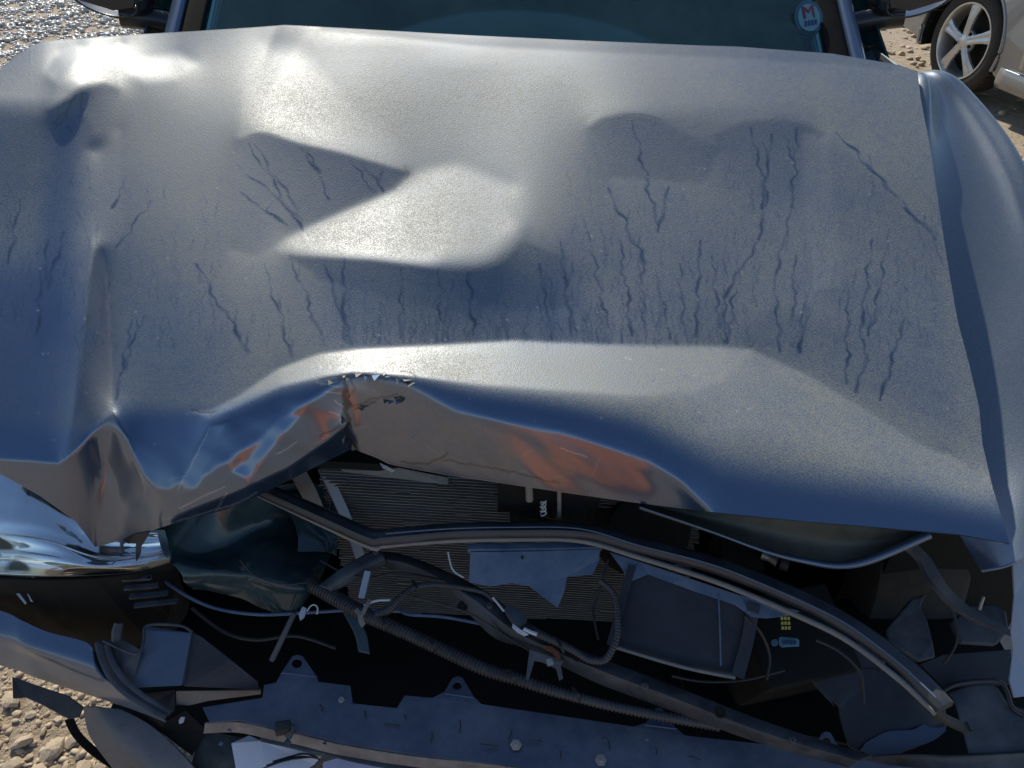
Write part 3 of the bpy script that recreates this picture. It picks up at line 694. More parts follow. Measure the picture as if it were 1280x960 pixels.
dash = sheet('dashboard', [[(x, 1.78-.10*(1-(x/.8)**2), 1.12, 'w') for x in np.linspace(-.75, .75, 9)], [(x, 1.92-.1*(1-(x/.8)**2), 1.145, 'w') for x in np.linspace(-.75, .75, 9)],
                  [(x, 2.28, 1.15, 'w') for x in np.linspace(-.75, .75, 9)], [(x, 2.36, 1.02, 'w') for x in np.linspace(-.75, .75, 9)]], M_DASH, car, .01, (16, 30))
panel('paper_tray', [(-.60, 1.90, 1.17, 'w'), (-.36, 1.90, 1.172, 'w'), (-.36, 2.2, 1.185, 'w'), (-.60, 2.2, 1.185, 'w')], M_MINT, car, .012, bev=.003)
for k in range(9): block('vent_slot', (-.545+k*.014, 1.925, 1.180), (.008, .03, .006), M_BLACK, car, bev=0)
block('paper_tray_lid', (-.45, 2.07, 1.192), (.17, .20, .006), M_DASH, car, bev=.001)
shell = [[(-.83, 1.62, .55, 'w'), (-.86, 1.75, 1.08, 'w')], [(-.86, 3.6, .55, 'w'), (-.86, 3.6, 1.10, 'w')]]
for s in (-1, 1):
    body = sheet('door', [[(s*.95, 1.55, .35, 'w'), (s*.97, 1.52, .75, 'w'), (s*.90, 1.60, 1.10, 'w')], [(s*.96, 2.6, .35, 'w'), (s*.98, 2.6, .75, 'w'), (s*.90, 2.6, 1.12, 'w')], [(s*.95, 3.7, .35, 'w'), (s*.97, 3.7, .75, 'w'), (s*.89, 3.7, 1.12, 'w')]], M_FENDER, car, .02, (24, 14))
    panel('side_window', [(s*.89, 1.80, 1.12, 'w'), (s*.70, 2.36, 1.64, 'w'), (s*.70, 3.4, 1.64, 'w'), (s*.87, 3.6, 1.12, 'w')], M_GLASS, car, .005)
sheet('roof', [[(s_, 2.36-.05*(1-abs(s_)/.7), 1.67-.03*abs(s_), 'w') for s_ in (-.72, -.4, 0, .4, .72)], [(s_, 3.0, 1.74-.06*abs(s_), 'w') for s_ in (-.72, -.4, 0, .4, .72)], [(s_, 3.9, 1.68-.05*abs(s_), 'w') for s_ in (-.72, -.4, 0, .4, .72)]], M_PAINT, car, .02, (20, 20))
panel('rear_wall', [(-.9, 3.75, .3, 'w'), (.9, 3.75, .3, 'w'), (.72, 3.9, 1.66, 'w'), (-.72, 3.9, 1.66, 'w')], M_FENDER, car, .02)
for s in (-.36, .36):
    seat = block('front_seat', (s, 2.75, .62), (.5, .5, .2), M_DASH, car, bev=.05)
    block('backrest', (s, 3.02, 1.0), (.48, .16, .7), M_DASH, seat, (-12, 0, 0), .05)
tube('steering_wheel', [(-.36+.18*math.cos(a), 2.38+.06*math.sin(a), 1.10+.17*math.sin(a), 'w') for a in np.linspace(0, 2*math.pi, 17)], .014, M_DASH, car, 60, 8)
block('cabin_floor', (0, 2.7, .38), (1.7, 2.1, .06), M_BLACK, car, bev=.01)
# sticker on the inside of the glass
ys = 1.5
while True:
    stk = at(1011, 22, y=ys)
    if stk.y > glass_y(stk.z)+bow(stk.x)*.9-.012: break
    ys += .002
sx = Vector((1, 0, 0)); sn = Vector((0, -.743, 1)).normalized(); sn = Vector((.12, -.80, .60)).normalized()
sx = Vector((1, .16, 0)).normalized(); sy = sn.cross(sx).normalized()
def on_glass(a, b, h=.0): return stk+sx*a+sy*b+sn*h
# find the glass in front of the sticker and seat it 3 mm above the outer face
def disc(name, r, h, mat, parent, n=36, sy_=1.15): return pymesh(name, [on_glass(r*math.cos(2*math.pi*k/n), r*sy_*math.sin(2*math.pi*k/n), h) for k in range(n)], [tuple(range(n))], mat, parent, False)
sticker = disc('sticker', .034, .0, M_STK_RIM, ws); disc('sticker_face', .0265, .0012, M_STK_WHITE, ws)
def flat_text(name, body, size, a, b, mat, parent, h=.0022, rot=0, sxk=1.0):
    cu = bpy.data.curves.new(name, 'FONT'); cu.body = body; cu.size = size; cu.align_x = 'CENTER'; cu.align_y = 'CENTER'; cu.fill_mode = 'FRONT'
    to = bpy.data.objects.new(name, cu); COL.objects.link(to); bpy.context.view_layer.update()
    me = bpy.data.meshes.new_from_object(to.evaluated_get(bpy.context.evaluated_depsgraph_get())); bpy.data.objects.remove(to)
    c_, s_ = math.cos(rot), math.sin(rot)
    for v in me.vertices:
        x_, y_ = v.co.x*sxk, v.co.y; v.co = on_glass(a+x_*c_-y_*s_, b+x_*s_+y_*c_, h)
    return link(name, me, mat, parent, False)
flat_text('sticker_letter', 'M', .036, .000, .011, M_STK_RED, ws, .0024, .12, 1.05)
flat_text('sticker_letter_shadow', 'M', .041, -.001, .010, M_STK_BLUE, ws, .0018, .12, 1.1)
for k in range(4): pymesh('sticker_print', [on_glass(-.012+k*.008+a, -.014+b+k*.001, .0024) for a, b in ((0, -.006), (.0055, -.006), (.0055, .006), (0, .006))], [(0, 1, 2, 3)], M_STK_BLUE, ws, False)

# door mirrors
for s, sc in ((-1, 1), (1, 1)):
    mc = Vector((s*.965, 1.92, 1.290))
    mir = sheet('door_mirror', [[(mc.x+s*q*.105*e-s*.01, mc.y-.07+p, mc.z+.085*w_+s*0, 'w') for q, w_ in ((-1, -.55), (-.9, -.9), (-.3, -1.0), (.5, -.7), (.95, -.1), (1, .5), (.8, .9), (0, 1), (-.8, .9), (-1, .3), (-1, -.55))]
                              for p, e in ((0.0, .80), (.015, .97), (.06, 1.0), (.11, .92))], M_MIRROR, car, .004, (16, 50))
    bmc = [(mc.x+s*q*.09-s*.01, mc.y-.071, mc.z+.08*w_, 'w') for q, w_ in ((-1, -.5), (-.85, -.8), (-.3, -.88), (.5, -.6), (.9, -.1), (.95, .5), (.75, .8), (0, .9), (-.8, .8), (-.95, .3))]
    panel('mirror_shell', bmc, M_MIRROR, mir, .01, bev=.003)
    tube('mirror_arm', [(s*.80, 1.92, 1.17, 'w'), (s*.86, 1.90, 1.19, 'w'), (s*.93, 1.89, 1.205, 'w')], [.03, .026, .03], M_MIRROR, mir, 12, 10)
# ------------------------------------------------------------------ torn open front end
# bent inner flange hanging below the hood's front edge
fl = [(800, 634), (880, 661), (960, 690), (1010, 702), (1050, 707), (1090, 699), (1162, 668)]
flz = [.822, .795, .765, .75, .745, .758, .80]
up_ = [(800, 624), (880, 634), (960, 641), (1010, 646), (1050, 650), (1090, 653), (1162, 660)]
flange = sheet('hood_flange', [[(a[0], a[1]-6, .815) for a in up_], [((a[0]+b[0])/2, (a[1]+b[1])/2, (z+.80)/2-.012) for a, b, z in zip(up_, fl, flz)], [(b[0], b[1], z) for b, z in zip(fl, flz)]], M_UNDER, hood, .003, (14, 60))
tube('flange_rim', [(b[0], b[1], z) for b, z in zip(fl, flz)], [.0012, .0018, .003, .0045, .0055, .0065, .0065], M_PAINT, hood, 60, 8)

# upper tie bar with its rubber seal
bar_c = [(322, 608), (400, 643), (462, 670), (480, 671), (560, 664), (640, 662), (730, 664), (800, 681), (900, 708), (1000, 748), (1060, 780), (1120, 822), (1160, 860), (1182, 884)]
bar_e = [(318, 616), (400, 655), (464, 684), (482, 682), (560, 676), (640, 674), (725, 676), (800, 697), (900, 729), (1000, 771), (1060, 801), (1120, 846), (1150, 873), (1170, 892)]
bar = tube('tie_bar', [(x, y, .70) for x, y in bar_c], .0150, M_SEAL, car, 140, prof=[(-1, -.55), (-.9, .15), (-.55, .62), (0, .8), (.4, .62), (.62, .66), (.95, .25), (1, -.2), (.7, -.6)])
tube('seal_edge', [(x, y, .693) for x, y in bar_e], .0042, M_BEIGE, bar, 140, 8)
tube('seal_edge', [(x, y-15-(x > 800)*5, .716) for x, y in bar_e[3:]], .0012, M_SHEET, bar, 120, 6)
tube('lower_rail', [(585, 685, .676), (670, 684, .676), (752, 682, .676)], .006, M_SHEET, bar, 20, prof=[(-1, -1.2), (-1, .6), (.9, .6), (.9, -1.2)])
panel('torn_plastic_sheet', [(588, 690, .676), (668, 689, .676), (750, 686, .676), (749, 700, .664), (741, 718, .654), (709, 721, .652), (706, 738, .642), (697, 760, .630), (680, 747, .636), (662, 733, .644), (640, 729, .646), (612, 733, .644), (586, 728, .646)], M_SHEET, bar, .0025)
block('slot', at(653, 697, z=.677), (.003, .004, .03), M_DARK, bar, (40, 0, 0), 0)
panel('torn_seal_strip', [(762, 690, .672), (800, 702, .672), (860, 722, .672), (925, 744, .672), (1000, 764, .672), (984, 770, .664), (958, 773, .660), (940, 771, .660), (918, 756, .662), (870, 740, .662), (810, 718, .662), (785, 728, .656), (778, 712, .660)], M_SHEET, bar, .003)

# radiator with rows of fins
rad = empty('radiator', (0, .86, .5)); rad.parent = car; rad.matrix_parent_inverse = par_inv(car)
def rpt(x, z, o=0): return (x, .868-.03*(x+.33)/.62-o, z-.018*(x+.33)/.62)
V = []; Fc = []
NR = 60
for k in range(NR):
    z = .725-k*.0075; off = random.uniform(-.006, .006)
    for seg in range(26):                  # slightly uneven lengths so that the rows are not ruler straight
        x0 = -.33+seg*.0255+off; x1 = x0+.0258; j = random.uniform(-.0003, .0003)+(random.uniform(-.003, .003) if math.sin(seg*1.3+k*.21)*math.sin(k*.37-seg*.4) > .72 else 0); hh = random.uniform(.0011, .0019)
        q = [rpt(x0, z+j+hh/2, .004), rpt(x1, z+j+hh/2, .004), rpt(x1, z+j-hh/2, .004), rpt(x0, z+j-hh/2, .004), rpt(x0, z+j+hh/2, -.01), rpt(x1, z+j+hh/2, -.01)]
        b = len(V); V += q; Fc += [(b, b+3, b+2, b+1), (b, b+1, b+5, b+4)]
tag(pymesh('fin', V, Fc, M_FIN, rad, False), kind='stuff')
pymesh('core', [rpt(-.33, .73, -.012), rpt(.33, .73, -.012), rpt(.33, .28, -.012), rpt(-.33, .28, -.012)], [(0, 3, 2, 1)], M_DARK, rad, False)
panel('top_tank', [(*rpt(-.36, .745, .015), 'w'), (*rpt(.32, .745, .015), 'w'), (*rpt(.32, .728, .015), 'w'), (*rpt(-.36, .728, .015), 'w')], M_DARK, rad, .03)
tube('side_tank', [(402, 585, .70), (415, 612, .665), (432, 650, .62), (450, 700, .56)], .010, M_PALE, rad, 12, prof=[(-1, -.5), (-1, .5), (.6, .5), (.6, -.5)])
tube('side_tank', [(372, 590, .70), (388, 620, .66), (400, 650, .62)], .012, M_BEIGE, rad, 12, prof=[(-1, -.5), (-1, .5), (1, .5), (1, -.5)])
panel('support_plate', [(408, 572, .735), (440, 565, .74), (500, 585, .735), (560, 597, .73), (560, 606, .722), (430, 590, .715)], M_BEIGE, rad, .003)
panel('white_clip', [(474, 578, .745), (483, 582, .745), (494, 588, .742), (489, 590, .740), (478, 585, .742)], M_WIRE, rad, .003)
# pump, pulley and latch seen between the fins and the lip
pump = lathe('pump_pulley', [(.001, .03), (.018, .03), (.024, .024), (.026, .01), (.034, .008), (.036, 0), (.036, -.02)], M_DARK, car, Matrix.Translation(at(664, 648, y=.80)) @ Matrix.Rotation(R(70), 4, 'X'))
pump['label'] = 'dark pulley in front of the radiator'
lathe('pump_pulley', [(.001, .02), (.02, .02), (.03, .014), (.032, 0), (.032, -.02)], M_DARK, car, Matrix.Translation(at(712, 636, y=.80)) @ Matrix.Rotation(R(65), 4, 'X'))
panel('latch_plate', [(*at(622, 602, y=.79), 'w'), (*at(700, 612, y=.79), 'w'), (*at(752, 622, y=.79), 'w'), (*at(738, 662, y=.80), 'w'), (*at(694, 664, y=.80), 'w'), (*at(640, 640, y=.79), 'w'), (*at(622, 640, y=.79), 'w')], M_DARK, car, .004)
tube('latch_rod', [(*at(661, 606, y=.775), 'w'), (*at(662, 625, y=.772), 'w')], .006, M_BEIGE, car, 6, 10)
tube('latch_rod', [(*at(699, 612, y=.775), 'w'), (*at(699, 648, y=.775), 'w')], .0035, M_BEIGE, car, 6, 8)
tube('latch_spring', [(*(np.array(at(679, 626+k*1.5, y=.765))+np.array([.0048*math.cos(k*1.9), -.0048*math.sin(k*1.9), 0])), 'w') for k in range(13)], .0012, M_WIRE, car, 90, 6)
tube('red_wire', [(*at(680, 645, y=.765), 'w'), (*at(690, 649, y=.765), 'w'), (*at(703, 648, y=.765), 'w')], .0016, M_RUST, car, 12, 6)
lathe('fan_shroud', [(.001, .0), (.05, .004), (.062, .0), (.064, -.02), (.085, -.024), (.09, -.05)], M_DARK, car, Matrix.Translation(at(806, 664, y=.80)) @ Matrix.Rotation(R(50), 4, 'X'))
panel('relay_box', [(900, 668, .60), (952, 684, .60), (955, 712, .585), (902, 696, .585)], M_DARK, car, .03)
noz = tube('hose_nozzle', [(953, 693, .60), (962, 697, .60), (972, 702, .60)], [.009, .007, .010], M_METAL, car, 16, 14)
tube('cap', [(976, 703, .603), (986, 707, .603)], [.012, .011], M_BLACK, noz, 4, 14)

# air duct
M_DUCT = plastic('duct_plastic', (.013, .014, .017), .42, .5, (.05, .06, .085), scale=9)
duct = panel('air_duct', [(790, 708, .662), (860, 730, .662), (938, 752, .662), (928, 800, .625), (918, 846, .592), (850, 832, .592), (765, 806, .592), (776, 760, .625)], M_DUCT, car, .05, bev=.004)
tube('duct_edge', [(790, 708, .668), (776, 760, .632), (763, 807, .60)], .006, M_DUCT, duct, 12, prof=[(-1, -.4), (-1, .4), (1, .4), (1, -.4)])
tube('duct_edge', [(763, 807, .60), (850, 833, .60), (919, 847, .60)], .0028, M_BEIGE, duct, 16, 8)
tube('duct_edge', [(942, 755, .668), (934, 800, .632), (922, 846, .60)], .009, M_DUCT, duct, 12, prof=[(-1, -.4), (-1, .4), (1, .4), (1, -.4)])
tube('duct_rib', [(898, 742, .668), (900, 790, .634), (901, 832, .606)], .0013, M_SHEET, duct, 10, 6)

# battery with its labels
bat = block('battery', at(985, 800, z=.53)+Vector((0, .02, -.06)), (.16, .14, .2), M_DARK, car, (18, 0, 12), .006)
def card(name, pts, mat, parent): return panel(name, pts, mat, parent, .0012, bev=.0)
card('label_plate', [(974, 797, .615), (977, 796, .615), (996, 798, .615), (999, 800, .615), (999, 808, .610), (977, 809, .610), (974, 806, .611)], M_STK_WHITE, bat)
card('label_dot', ring(968.5, 803, .613, 4.5), M_STK_WHITE, bat)
for k in range(4): card('label_print', [(979+k*4.4, 800, .6165), (982+k*4.4, 800.4, .6165), (981.5+k*4.4, 806, .6135), (978.5+k*4.4, 805.6, .6135)], M_STK_BLUE, bat)
for r_ in range(3):
    for k in range(3): card('yellow_print', [(976+k*4.2+r_*.4, 771+r_*6, .64-r_*.008), (979+k*4.2+r_*.4, 771+r_*6, .64-r_*.008), (979+k*4.2+r_*.4, 775+r_*6, .636-r_*.008), (976+k*4.2+r_*.4, 775+r_*6, .636-r_*.008)], M_YELLOW, bat)

# lower cross member, kinked
xm = sheet('cross_member', [[(466, 688, .62), (500, 692, .62), (545, 708, .62), (600, 735, .615), (650, 770, .61), (690, 796, .60), (760, 826, .595), (850, 860, .59), (960, 903, .585), (1090, 945, .58)],
                            [(470, 700, .625), (500, 702, .625), (540, 718, .625), (590, 748, .622), (636, 784, .615), (676, 806, .605), (750, 838, .60), (836, 870, .595), (950, 914, .59), (1075, 952, .585)],
                            [(478, 708, .605), (505, 716, .605), (536, 728, .605), (580, 762, .60), (618, 797, .59), (660, 812, .58), (738, 850, .575), (822, 882, .57), (938, 925, .565), (1060, 960, .56)]], M_DUSTY, car, .004, (3, 140), .0006, 25, 5); smooth_auto(xm, 18)
sheet('bracket_arm', [[(474, 684, .63), (450, 696, .63), (424, 712, .625), (398, 732, .62)], [(480, 696, .632), (456, 707, .63), (432, 721, .626), (408, 736, .62)], [(484, 706, .615), (462, 716, .615), (440, 728, .61), (416, 742, .605)]], M_DUSTY, car, .003, (10, 24), .001, 40, 6)
panel('prong', [(662, 812, .60), (705, 826, .60), (701, 832, .595), (704, 848, .585), (699, 851, .583), (695, 836, .592), (678, 828, .594), (668, 826, .594), (661, 850, .583), (657, 850, .583), (660, 826, .594)], M_DUSTY, car, .003)
panel('rust_patch', [(677, 806, .613), (690, 808, .612), (699, 815, .611), (701, 824, .609), (696, 823, .608), (690, 816, .610), (682, 812, .611)], M_RUST, xm, .0015)
nut = block('bolt', at(687, 828, z=.608), (.010, .010, .008), M_METAL, xm, (20, 0, 15), .002)
for (px, py) in ((578, 758), (722, 820), (900, 890)): lathe('hole', [(.001, .001), (.006, .001), (.0072, .0022), (.0085, 0)], M_DARK, xm, Matrix.Translation(at(px, py, z=.607)) @ Matrix.Rotation(R(18), 4, 'X'), 16)

# hoses and harness
tube('corrugated_hose', [(386, 728, .60), (420, 748, .60), (456, 768, .60), (520, 797, .59), (600, 834, .58), (650, 850, .575), (700, 866, .57), (780, 886, .565), (900, 908, .56)], [.013, .012, .0105, .0105, .0095, .0075, .0075, .008], M_HOSE, car, 200, 12, .0056)
tube('corrugated_hose', [(470, 768, .605), (486, 762, .612), (500, 748, .625), (520, 734, .635), (545, 731, .635), (580, 735, .632), (605, 741, .628), (618, 752, .622)], [.0075, .007, .0055, .0045, .004], M_HOSE, car, 160, 10, .0042)
tube('corrugated_hose', [(668, 790, .622), (690, 800, .618), (715, 812, .614), (735, 824, .61), (752, 826, .61), (762, 818, .62), (772, 790, .635), (768, 745, .65), (750, 726, .66)], [.007, .006, .006, .005, .005], M_HOSE, car, 160, 10, .0046)
con = tube('wire_connector', [(632, 760, .630), (642, 768, .628), (652, 780, .626)], [.004, .009, .010], M_DUSTY, car, 10, prof=[(-1, -.7), (-1, .7), (1, .7), (1, -.7)])
tube('wire', [(616, 747, .632), (622, 754, .632), (630, 764, .632)], .0018, M_WIRE, con, 8, 6)
panel('white_tab', [(641, 779, .632), (650, 786, .631), (661, 793, .630), (655, 795, .628), (646, 790, .629), (640, 784, .631)], M_WIRE, con, .003)
tube('wire', [(655, 786, .632), (663, 790, .632), (671, 793, .632)], .003, M_WIRE, con, 8, 6)
tube('wire', [(455, 757, .615), (470, 751, .618), (488, 750, .62)], .002, M_WIRE, car, 8, 6)
tube('strap', [(460, 714, .635), (456, 730, .625), (452, 748, .615)], .005, M_PALE, car, 10, prof=[(-1, -.4), (-1, .4), (1, .4), (1, -.4)])
tube('hose_clamp', [(445, 762, .618), (452, 768, .618), (458, 758, .622), (462, 750, .622)], .003, M_BEIGE, car, 16, prof=[(-1, -.5), (-1, .5), (1, .5), (1, -.5)])
tube('clamp_tail', [(450, 770, .615), (452, 778, .61), (455, 782, .606)], .004, M_BEIGE, car, 8, prof=[(-1, -.3), (-1, .3), (1, .3), (1, -.3)])
tube('brake_line', [(186, 706, .58), (215, 733, .575), (262, 758, .57), (320, 768, .565), (380, 766, .56), (450, 762, .555), (500, 764, .55)], .0028, M_SHEET, car, 60, 8)
tube('brake_line', [(500, 760, .60), (510, 768, .60), (560, 772, .595), (640, 788, .585)], .0026, M_SHEET, car, 40, 8)
tube('loose_wire', [(384, 764, .59), (388, 758, .595), (393, 756, .597), (397, 760, .595), (396, 768, .59)], .0012, M_WIRE, car, 24, 6)
panel('small_clip', [(373, 768, .60), (378, 758, .606), (383, 760, .606), (380, 772, .598), (375, 776, .595)], M_PALE, car, .003)
sheet('torn_strip', [[(398, 735, .612), (412, 745, .605), (424, 758, .60), (434, 775, .59), (444, 795, .575), (448, 815, .56)], [(408, 731, .612), (424, 742, .607), (434, 756, .60), (446, 772, .59), (458, 792, .575), (462, 818, .56)]], M_TEAL, car, .002, (8, 30), .0015, 60, 9)
tube('prop_rod', [(368, 766, .59), (352, 800, .56), (340, 825, .53)], .0045, M_DUSTY, car, 10, 8)

# crumpled glossy liner behind the lamp
liner = sheet('crumpled_liner', [[(194, 655, .655), (260, 640, .665), (330, 612, .675), (395, 606, .655), (424, 638, .625)],
                         [(204, 690, .635), (262, 692, .605), (330, 662, .60), (385, 652, .575), (420, 668, .585)],
                         [(226, 716, .612), (280, 714, .620), (330, 718, .624), (378, 726, .612), (402, 722, .575)],
                         [(230, 728, .596), (282, 730, .596), (330, 740, .592), (376, 742, .588), (396, 735, .565)],
                         [(240, 739, .57), (285, 744, .565), (332, 763, .555), (362, 768, .555), (386, 746, .56)]], M_TEAL, car, .003, (140, 150), .0062, 30, 11)
sheet('liner_fold', [[(330, 625, .655), (360, 640, .64), (372, 668, .62), (372, 690, .60)], [(352, 622, .66), (380, 640, .635), (400, 668, .61), (408, 690, .59)], [(376, 615, .65), (405, 640, .62), (420, 668, .60), (421, 695, .575)]], M_TEAL, car, .002, (60, 60), .003, 50, 15)

# headlamp
lamp = empty('headlight', tuple(at(80, 690, z=.65))); lamp.parent = car; lamp.matrix_parent_inverse = par_inv(car)
LR = [[(-80, 572, .775), (0, 583, .765), (60, 608, .735), (119, 648, .69), (170, 660, .68), (206, 662, .675)],
      [(-80, 640, .715), (0, 645, .715), (60, 655, .70), (119, 682, .657), (170, 684, .655), (211, 679, .655)],
      [(-80, 686, .667), (0, 690, .665), (60, 696, .661), (119, 705, .648), (170, 702, .643), (214, 693, .645)],
      [(-80, 716, .632), (0, 720, .631), (60, 722, .630), (119, 721, .624), (170, 716, .624), (213, 704, .632)]]
sheet('lens', LR, M_LENS, lamp, .003, (30, 60))
RR = [[(p[0], p[1]+3, p[2]-.03) for p in r] for r in LR]
refl = sheet('reflector', RR, M_CHROME, lamp, .002, (90, 120), .0003, 40, 21)
for v in refl.data.vertices:
    r_ = v.index//120/89; c_ = v.index % 120/119
    v.co += Vector((0, -.6, .8))*(.0005*math.sin(r_*38+1.5*math.sin(c_*4))+.0004*math.sin(r_*17-c_*3)+.0004*(1 if math.sin(c_*26+r_*3) > .75 else 0))
sheet('earth_reflection_strip', [[(p[0], p[1]-1, p[2]-.018) for p in LR[3]], [(p[0], p[1]-20, p[2]-.008) for p in LR[3]]], M_LAMP_EARTH, lamp, .002, (6, 50), .001, 80, 4)  # strip paints the reflected earth along the lamp's lower edge
for k in (2, 4): tube('lamp_trim', [(p[0]*(1-k/7)+q[0]*k/7, p[1]*(1-k/7)+q[1]*k/7+2, p[2]*(1-k/7)+q[2]*k/7-.024) for p, q in zip(LR[1], LR[3])], random.uniform(.001, .002), M_CHROME, lamp, 50, 8)
panel('lamp_surround', [(-90, 722, .628), (0, 724, .628), (60, 726, .628), (119, 724, .625), (172, 718, .625), (216, 704, .628), (222, 716, .58), (212, 770, .50), (190, 806, .45), (120, 815, .44), (0, 800, .44), (-90, 790, .44)], M_DARK, lamp, .004)
for k in range(4): tube('vent_slat', [(150+k*6, 724+k*11, .612-k*.009), (185+k*5, 722+k*10.5, .612-k*.009), (186+k*12, 721+k*10, .612-k*.009)], .0042, M_DUSTY, lamp, 10, prof=[(-1, -.5), (-1, .5), (1, .5), (1, -.5)])
for q in ([(20, 742), (24, 741), (33, 753), (31, 755)], [(33, 741), (36, 743), (41, 752), (38, 751)]): panel('white_clip', [(a, b, .60) for a, b in q], M_WIRE, lamp, .002)
panel('latch_hook', [(154, 676, .745), (168, 668, .745), (188, 664, .745), (184, 672, .735), (176, 684, .72), (175, 692, .712), (170, 702, .705), (169, 692, .712), (170, 678, .728), (160, 680, .73)], M_BLACK, hood, .003)

# left bumper corner
bump_l = sheet('bumper_cover', [[(-90, 738, .597), (0, 763, .593), (28, 776, .590), (60, 790, .585), (108, 803, .580), (114, 818, .575)],
                       [(-90, 772, .580), (0, 793, .575), (30, 806, .573), (62, 816, .570), (114, 832, .565), (126, 846, .557)],
                       [(-90, 802, .543), (0, 812, .543), (40, 824, .540), (76, 838, .537), (140, 862, .531), (170, 876, .527)],
                       [(-90, 822, .500), (0, 832, .500), (50, 849, .498), (90, 862, .495), (160, 885, .493), (207, 903, .491)]], M_PAINT, car, .003, (50, 90))
for k, w_ in ((0, M_DUSTY), (1, M_BLACK), (2, M_DUSTY)):
    tube('bumper_trim', [(122+k*6, 803+k*1, .580), (128+k*6, 826, .570), (142+k*6, 852-k*2, .555), (170+k*4, 876-k*3, .540), (207+k*3, 897-k*3, .525)], .0042, w_, bump_l, 40, prof=[(-1, -.6), (-1, .4), (-.5, .7), (.5, .7), (1, .4), (1, -.6)])
panel('bracket_shelf', [(129, 802, .580), (150, 797, .580), (175, 812, .575), (176, 818, .570), (164, 859, .535), (148, 838, .555)], M_DUSTY, bump_l, .003)
panel('bracket_box', [(180, 788, .580), (186, 783, .580), (239, 791, .580), (227, 857, .535), (164, 860, .535), (172, 826, .557)], M_SHEET2, bump_l, .02, bev=.002)
tube('bracket_rim', [(129, 801, .585), (160, 815, .582), (174, 816, .581), (180, 800, .585), (184, 782, .589), (225, 782, .589), (240, 790, .587)], .0022, M_DUSTY, bump_l, 40, 8)
panel('bracket_side', [(241, 791, .575), (252, 796, .570), (290, 826, .540), (322, 852, .510), (324, 862, .500), (230, 858, .525)], M_BLACK2, bump_l, .003)
panel('bracket_ledge', [(220, 864, .485), (326, 863, .485), (326, 868, .475), (262, 876, .470), (236, 882, .465), (220, 881, .465)], M_BEIGE, bump_l, .003)
tube('peg', [(146, 802, .590), (147, 790, .597), (149, 779, .605)], [.007, .0085, .007], M_DUSTY, bump_l, 10, 12)
panel('bracket_foot', [(182, 866, .485), (219, 862, .485), (219, 890, .465), (205, 897, .465), (186, 884, .470)], M_BLACK, bump_l, .01)
panel('splash_strip', [(15, 846, .52), (45, 857, .52), (84, 870, .52), (103, 884, .515), (98, 897, .505), (86, 899, .503), (50, 880, .508), (32, 872, .51), (16, 873, .51)], M_BLACK, car, .004)
sheet('lower_valance', [[(104, 884, .47), (112, 920, .44), (140, 960, .40), (170, 1000, .36)], [(122, 884, .485), (140, 912, .465), (180, 955, .43), (220, 1000, .39)], [(150, 886, .48), (190, 908, .465), (230, 945, .44), (262, 985, .40)]], M_SATIN, car, .003, (40, 40))
tube('valance_seal', [(86, 898, .44), (96, 918, .42), (116, 938, .40), (150, 962, .38), (180, 985, .36)], .006, M_RUBBER, car, 30, prof=[(-1, -.4), (-1, .4), (1, .4), (1, -.4)])
panel('dark_gusset', [(150, 880, .47), (206, 903, .47), (232, 888, .47), (258, 912, .44), (240, 945, .42), (200, 915, .45)], M_DARK, car, .006)
panel('white_clip', [(223, 901, .482), (226, 896, .484), (231, 896, .484), (229, 903, .481), (224, 905, .48)], M_WIRE, car, .002)
sheet('torn_felt', [[(256, 912, .43), (290, 920, .43), (310, 925, .43)], [(246, 935, .42), (275, 945, .425), (300, 950, .42)], [(238, 960, .40), (270, 975, .40), (300, 985, .40)]], M_FELT, car, .003, (50, 50), .005, 60, 8)

# undertray that ran behind the grille
def tab(cx, cy, z, w0, x0, x1, yb): return [(x0, yb, z), (cx-w0, cy-3, z), (cx-w0*.55, cy-11, z), (cx, cy-13, z), (cx+w0*.55, cy-11, z), (cx+w0, cy-3, z), (x1, yb+6, z)]
Zd = .52
deck_top = [(298, 900, Zd), (262, 903, Zd), (253, 884, Zd), (328, 872, Zd), (330, 856, Zd), (345, 853, Zd)]+tab(372, 831, Zd, 12, 352, 396, 840)+[(398, 852, Zd), (438, 857, Zd), (441, 879, Zd), (496, 885, Zd), (506, 869, Zd), (540, 872, Zd)]+tab(572, 858, Zd, 11, 556, 592, 864)+[(602, 880, Zd), (792, 908, Zd)]+tab(823, 897, Zd, 10, 808, 844, 903)+[(856, 919, Zd), (1000, 935, Zd)]+tab(1033, 927, Zd, 10, 1018, 1050, 930)+[(1066, 946, Zd), (1110, 956, Zd), (1200, 966, Zd)]
deck_bot = [(1200, 1010, .505), (900, 1000, .505), (760, 978, .507), (640, 957, .51), (521, 944, .512), (427, 929, .515), (374, 916, .516), (346, 911, .516)]
tray = panel('undertray', deck_top+deck_bot, M_DECK, car, .003, [ring(371, 829, Zd, 6.5), ring(571.5, 857, Zd, 5.5), ring(823, 896, Zd, 5.5), ring(1033, 926, Zd, 5)])
for (cx, cy, x0, x1, yb) in ((372, 831, 352, 396, 841), (572, 858, 556, 592, 867), (823, 897, 806, 846, 906), (1033, 927, 1016, 1052, 932)): tube('tab_crease', [(x0, yb, Zd+.001), (x1, yb+5, Zd+.001)], .0012, M_SHEET, tray, 4, 6)
lip_t = [(256, 904, .516), (300, 903, .515), (346, 913, .514), (374, 918, .513), (427, 931, .511), (521, 946, .508), (640, 959, .505), (900, 1003, .50)]
sheet('tray_lip', [[(p[0], p[1], p[2]) for p in lip_t], [(p[0]-1, p[1]+10, p[2]-.016) for p in lip_t], [(p[0]-2, p[1]+13, p[2]-.021) for p in lip_t]], M_BEIGE2, tray, .002, (8, 80), .0005, 50, 2)
